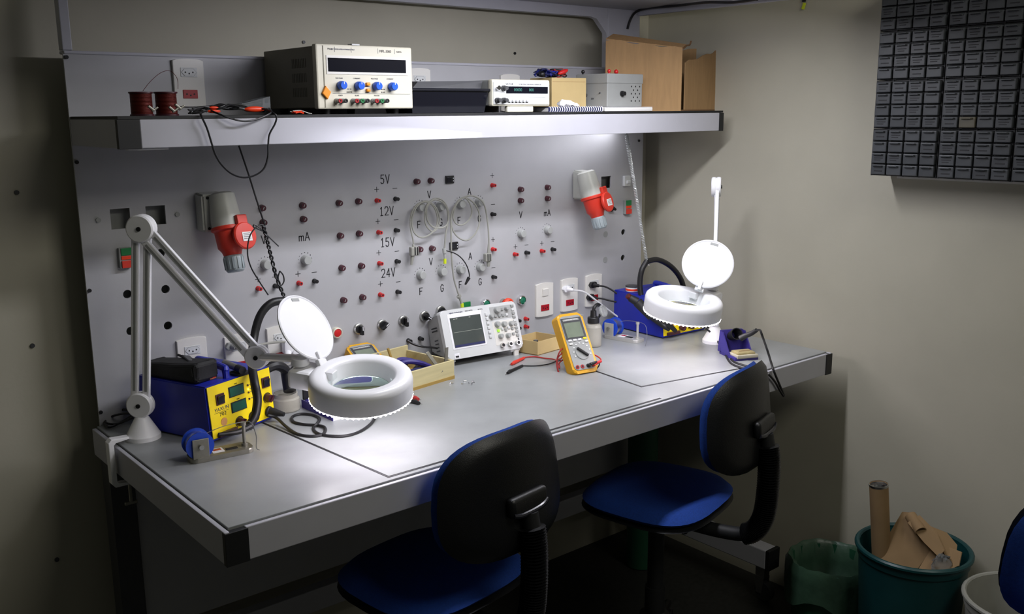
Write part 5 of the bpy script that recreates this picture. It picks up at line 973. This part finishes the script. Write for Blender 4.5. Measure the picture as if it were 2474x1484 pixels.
# ------------------------------------------------------------------ drawer cabinets on the right wall
xf = 1.985
cA = ax(2101, 424, xf); cB1 = ax(2261, 431, xf); cC = ax(2107.5, 310.7, xf); pw = abs(cB1.y - cA.y); ph = cC.z - cA.z
dw, dh = (pw - .007) / 4, (ph - .005) / 4
DM = B().box((0, 0, 0), (.016, dw - .0045, dh - .004), bev=.002)
DM.hexa([(-.009, -dw * .30, dh * .22), (-.009, dw * .30, dh * .22), (-.016, dw * .26, dh * .30), (-.016, -dw * .26, dh * .30), (-.009, -dw * .30, dh * .36), (-.009, dw * .30, dh * .36), (-.016, dw * .26, dh * .36), (-.016, -dw * .26, dh * .36)])
DM = DM.mesh('drawer', 'drawer'); DT = DM.copy(); DT.materials.clear(); DT.materials.append(MT['drawer_tan'])
LB = [B().box((-.0084, 0, -dh * .10 + .004), (.0008, dw * .55, .0022)).box((-.0084, dw * .05, -dh * .10 - .002), (.0008, dw * .40, .0022)).mesh('label_writing', 'ink'), B().box((-.0084, 0, -dh * .12), (.0008, dw * .5, .003)).mesh('label_writing', 'ink')]
rn = ('bottom', 'second from bottom', 'third from bottom', 'top'); cn = ('left', 'middle', 'right')
for r in range(4):
    for c in range(3):
        y0 = cA.y - c * pw; z0 = cA.z + r * ph
        t = thing('drawer_cabinet', 'black small parts drawer cabinet on the right wall, %s row, %s column' % (rn[r], cn[c]), 'drawer cabinet', (xf + .06, y0 - pw / 2, z0), 0, 'wall of drawer cabinets')
        b = B().rng(xf + .012, XW - .012, y0 - .0006, y0 - pw + .0006, z0 + .0006, z0 + ph - .0006)
        b.obj('cabinet_body', 'cabinet', t, W=True)
        b = B()
        for i in range(5): b.rng(xf + .004, xf + .013, y0 - .0035 - i * dw - .0014 if i else y0 - .0036, y0 - .0035 - i * dw + .0014 if i else y0 - .0006, z0 + .0006, z0 + ph - .0006)
        for i in range(5): b.rng(xf + .005, xf + .013, y0 - .001, y0 - pw + .001, z0 + .0025 + i * dh - .0009, z0 + .0025 + i * dh + .0009)
        b.obj('divider_grid', 'cabinet', t, W=True)
        for i in range(4):
            for j in range(4):
                o = put(DT if (r, c, i, j) == (1, 1, 1, 0) else DM, 'drawer', t, W=True, m=TR((xf + random.uniform(-.0015, .0015) + .002, y0 - .0035 - (i + .5) * dw, z0 + .0025 + (j + .5) * dh)))
                if random.random() < .6: put(random.choice(LB), 'label_writing', o)
rl = struct(B().rng(XW - .012, XW - .001, cA.y - .03, cA.y - 3 * pw + .03, cA.z - .012, cA.z + .02).obj('trim_1', 'outlet'))
# strip light under the canopy, cable on the arm, yellow tag on the wall
t = thing('strip_light', 'white fluorescent strip light under the top canopy of the bench', 'light', (1.0, -.74, 2.0)); B().rng(.42, 1.545, -.775, -.705, 1.992, 2.019, bev=.003).obj('light_body', 'white', t, W=True); B().cyl((.45, -.74, 1.978), (1.51, -.74, 1.978), .013, n=16).obj('tube', 'tube', t, W=True)
for x in (.437, 1.52): B().box((x, -.74, 1.980), (.022, .04, .03), bev=.004).obj('lamp_holder', 'white', t, W=True)
t = thing('lamp_cable', 'black cable running from the right post to the strip light', 'cable', ay(1515, 70, -.01)); B().tube([ay(1516, 70, -.006), ay(1522, 50, -.010), ay(1535, 30, -.03), ay(1565, 20, -.08), ay(1640, 13, -.25), ay(1705, 6, -.45), ay(1770, 6, -.55), ay(1830, -2, -.66)], .0042, n=8).obj('cable', 'cable_black', t, W=True)
p = ax(1942, 10, XW - .004); t = thing('wall_tag', 'tiny yellow tag hanging on the right wall above the bench', 'tag', p); B().box((0, 0, .012), (.004, .012, .010), bev=.001).obj('hook', 'ink', t); B().box((0, 0, -.006), (.003, .010, .020), RXm(.3), bev=.0005).obj('tag_strip', 'lime', t)
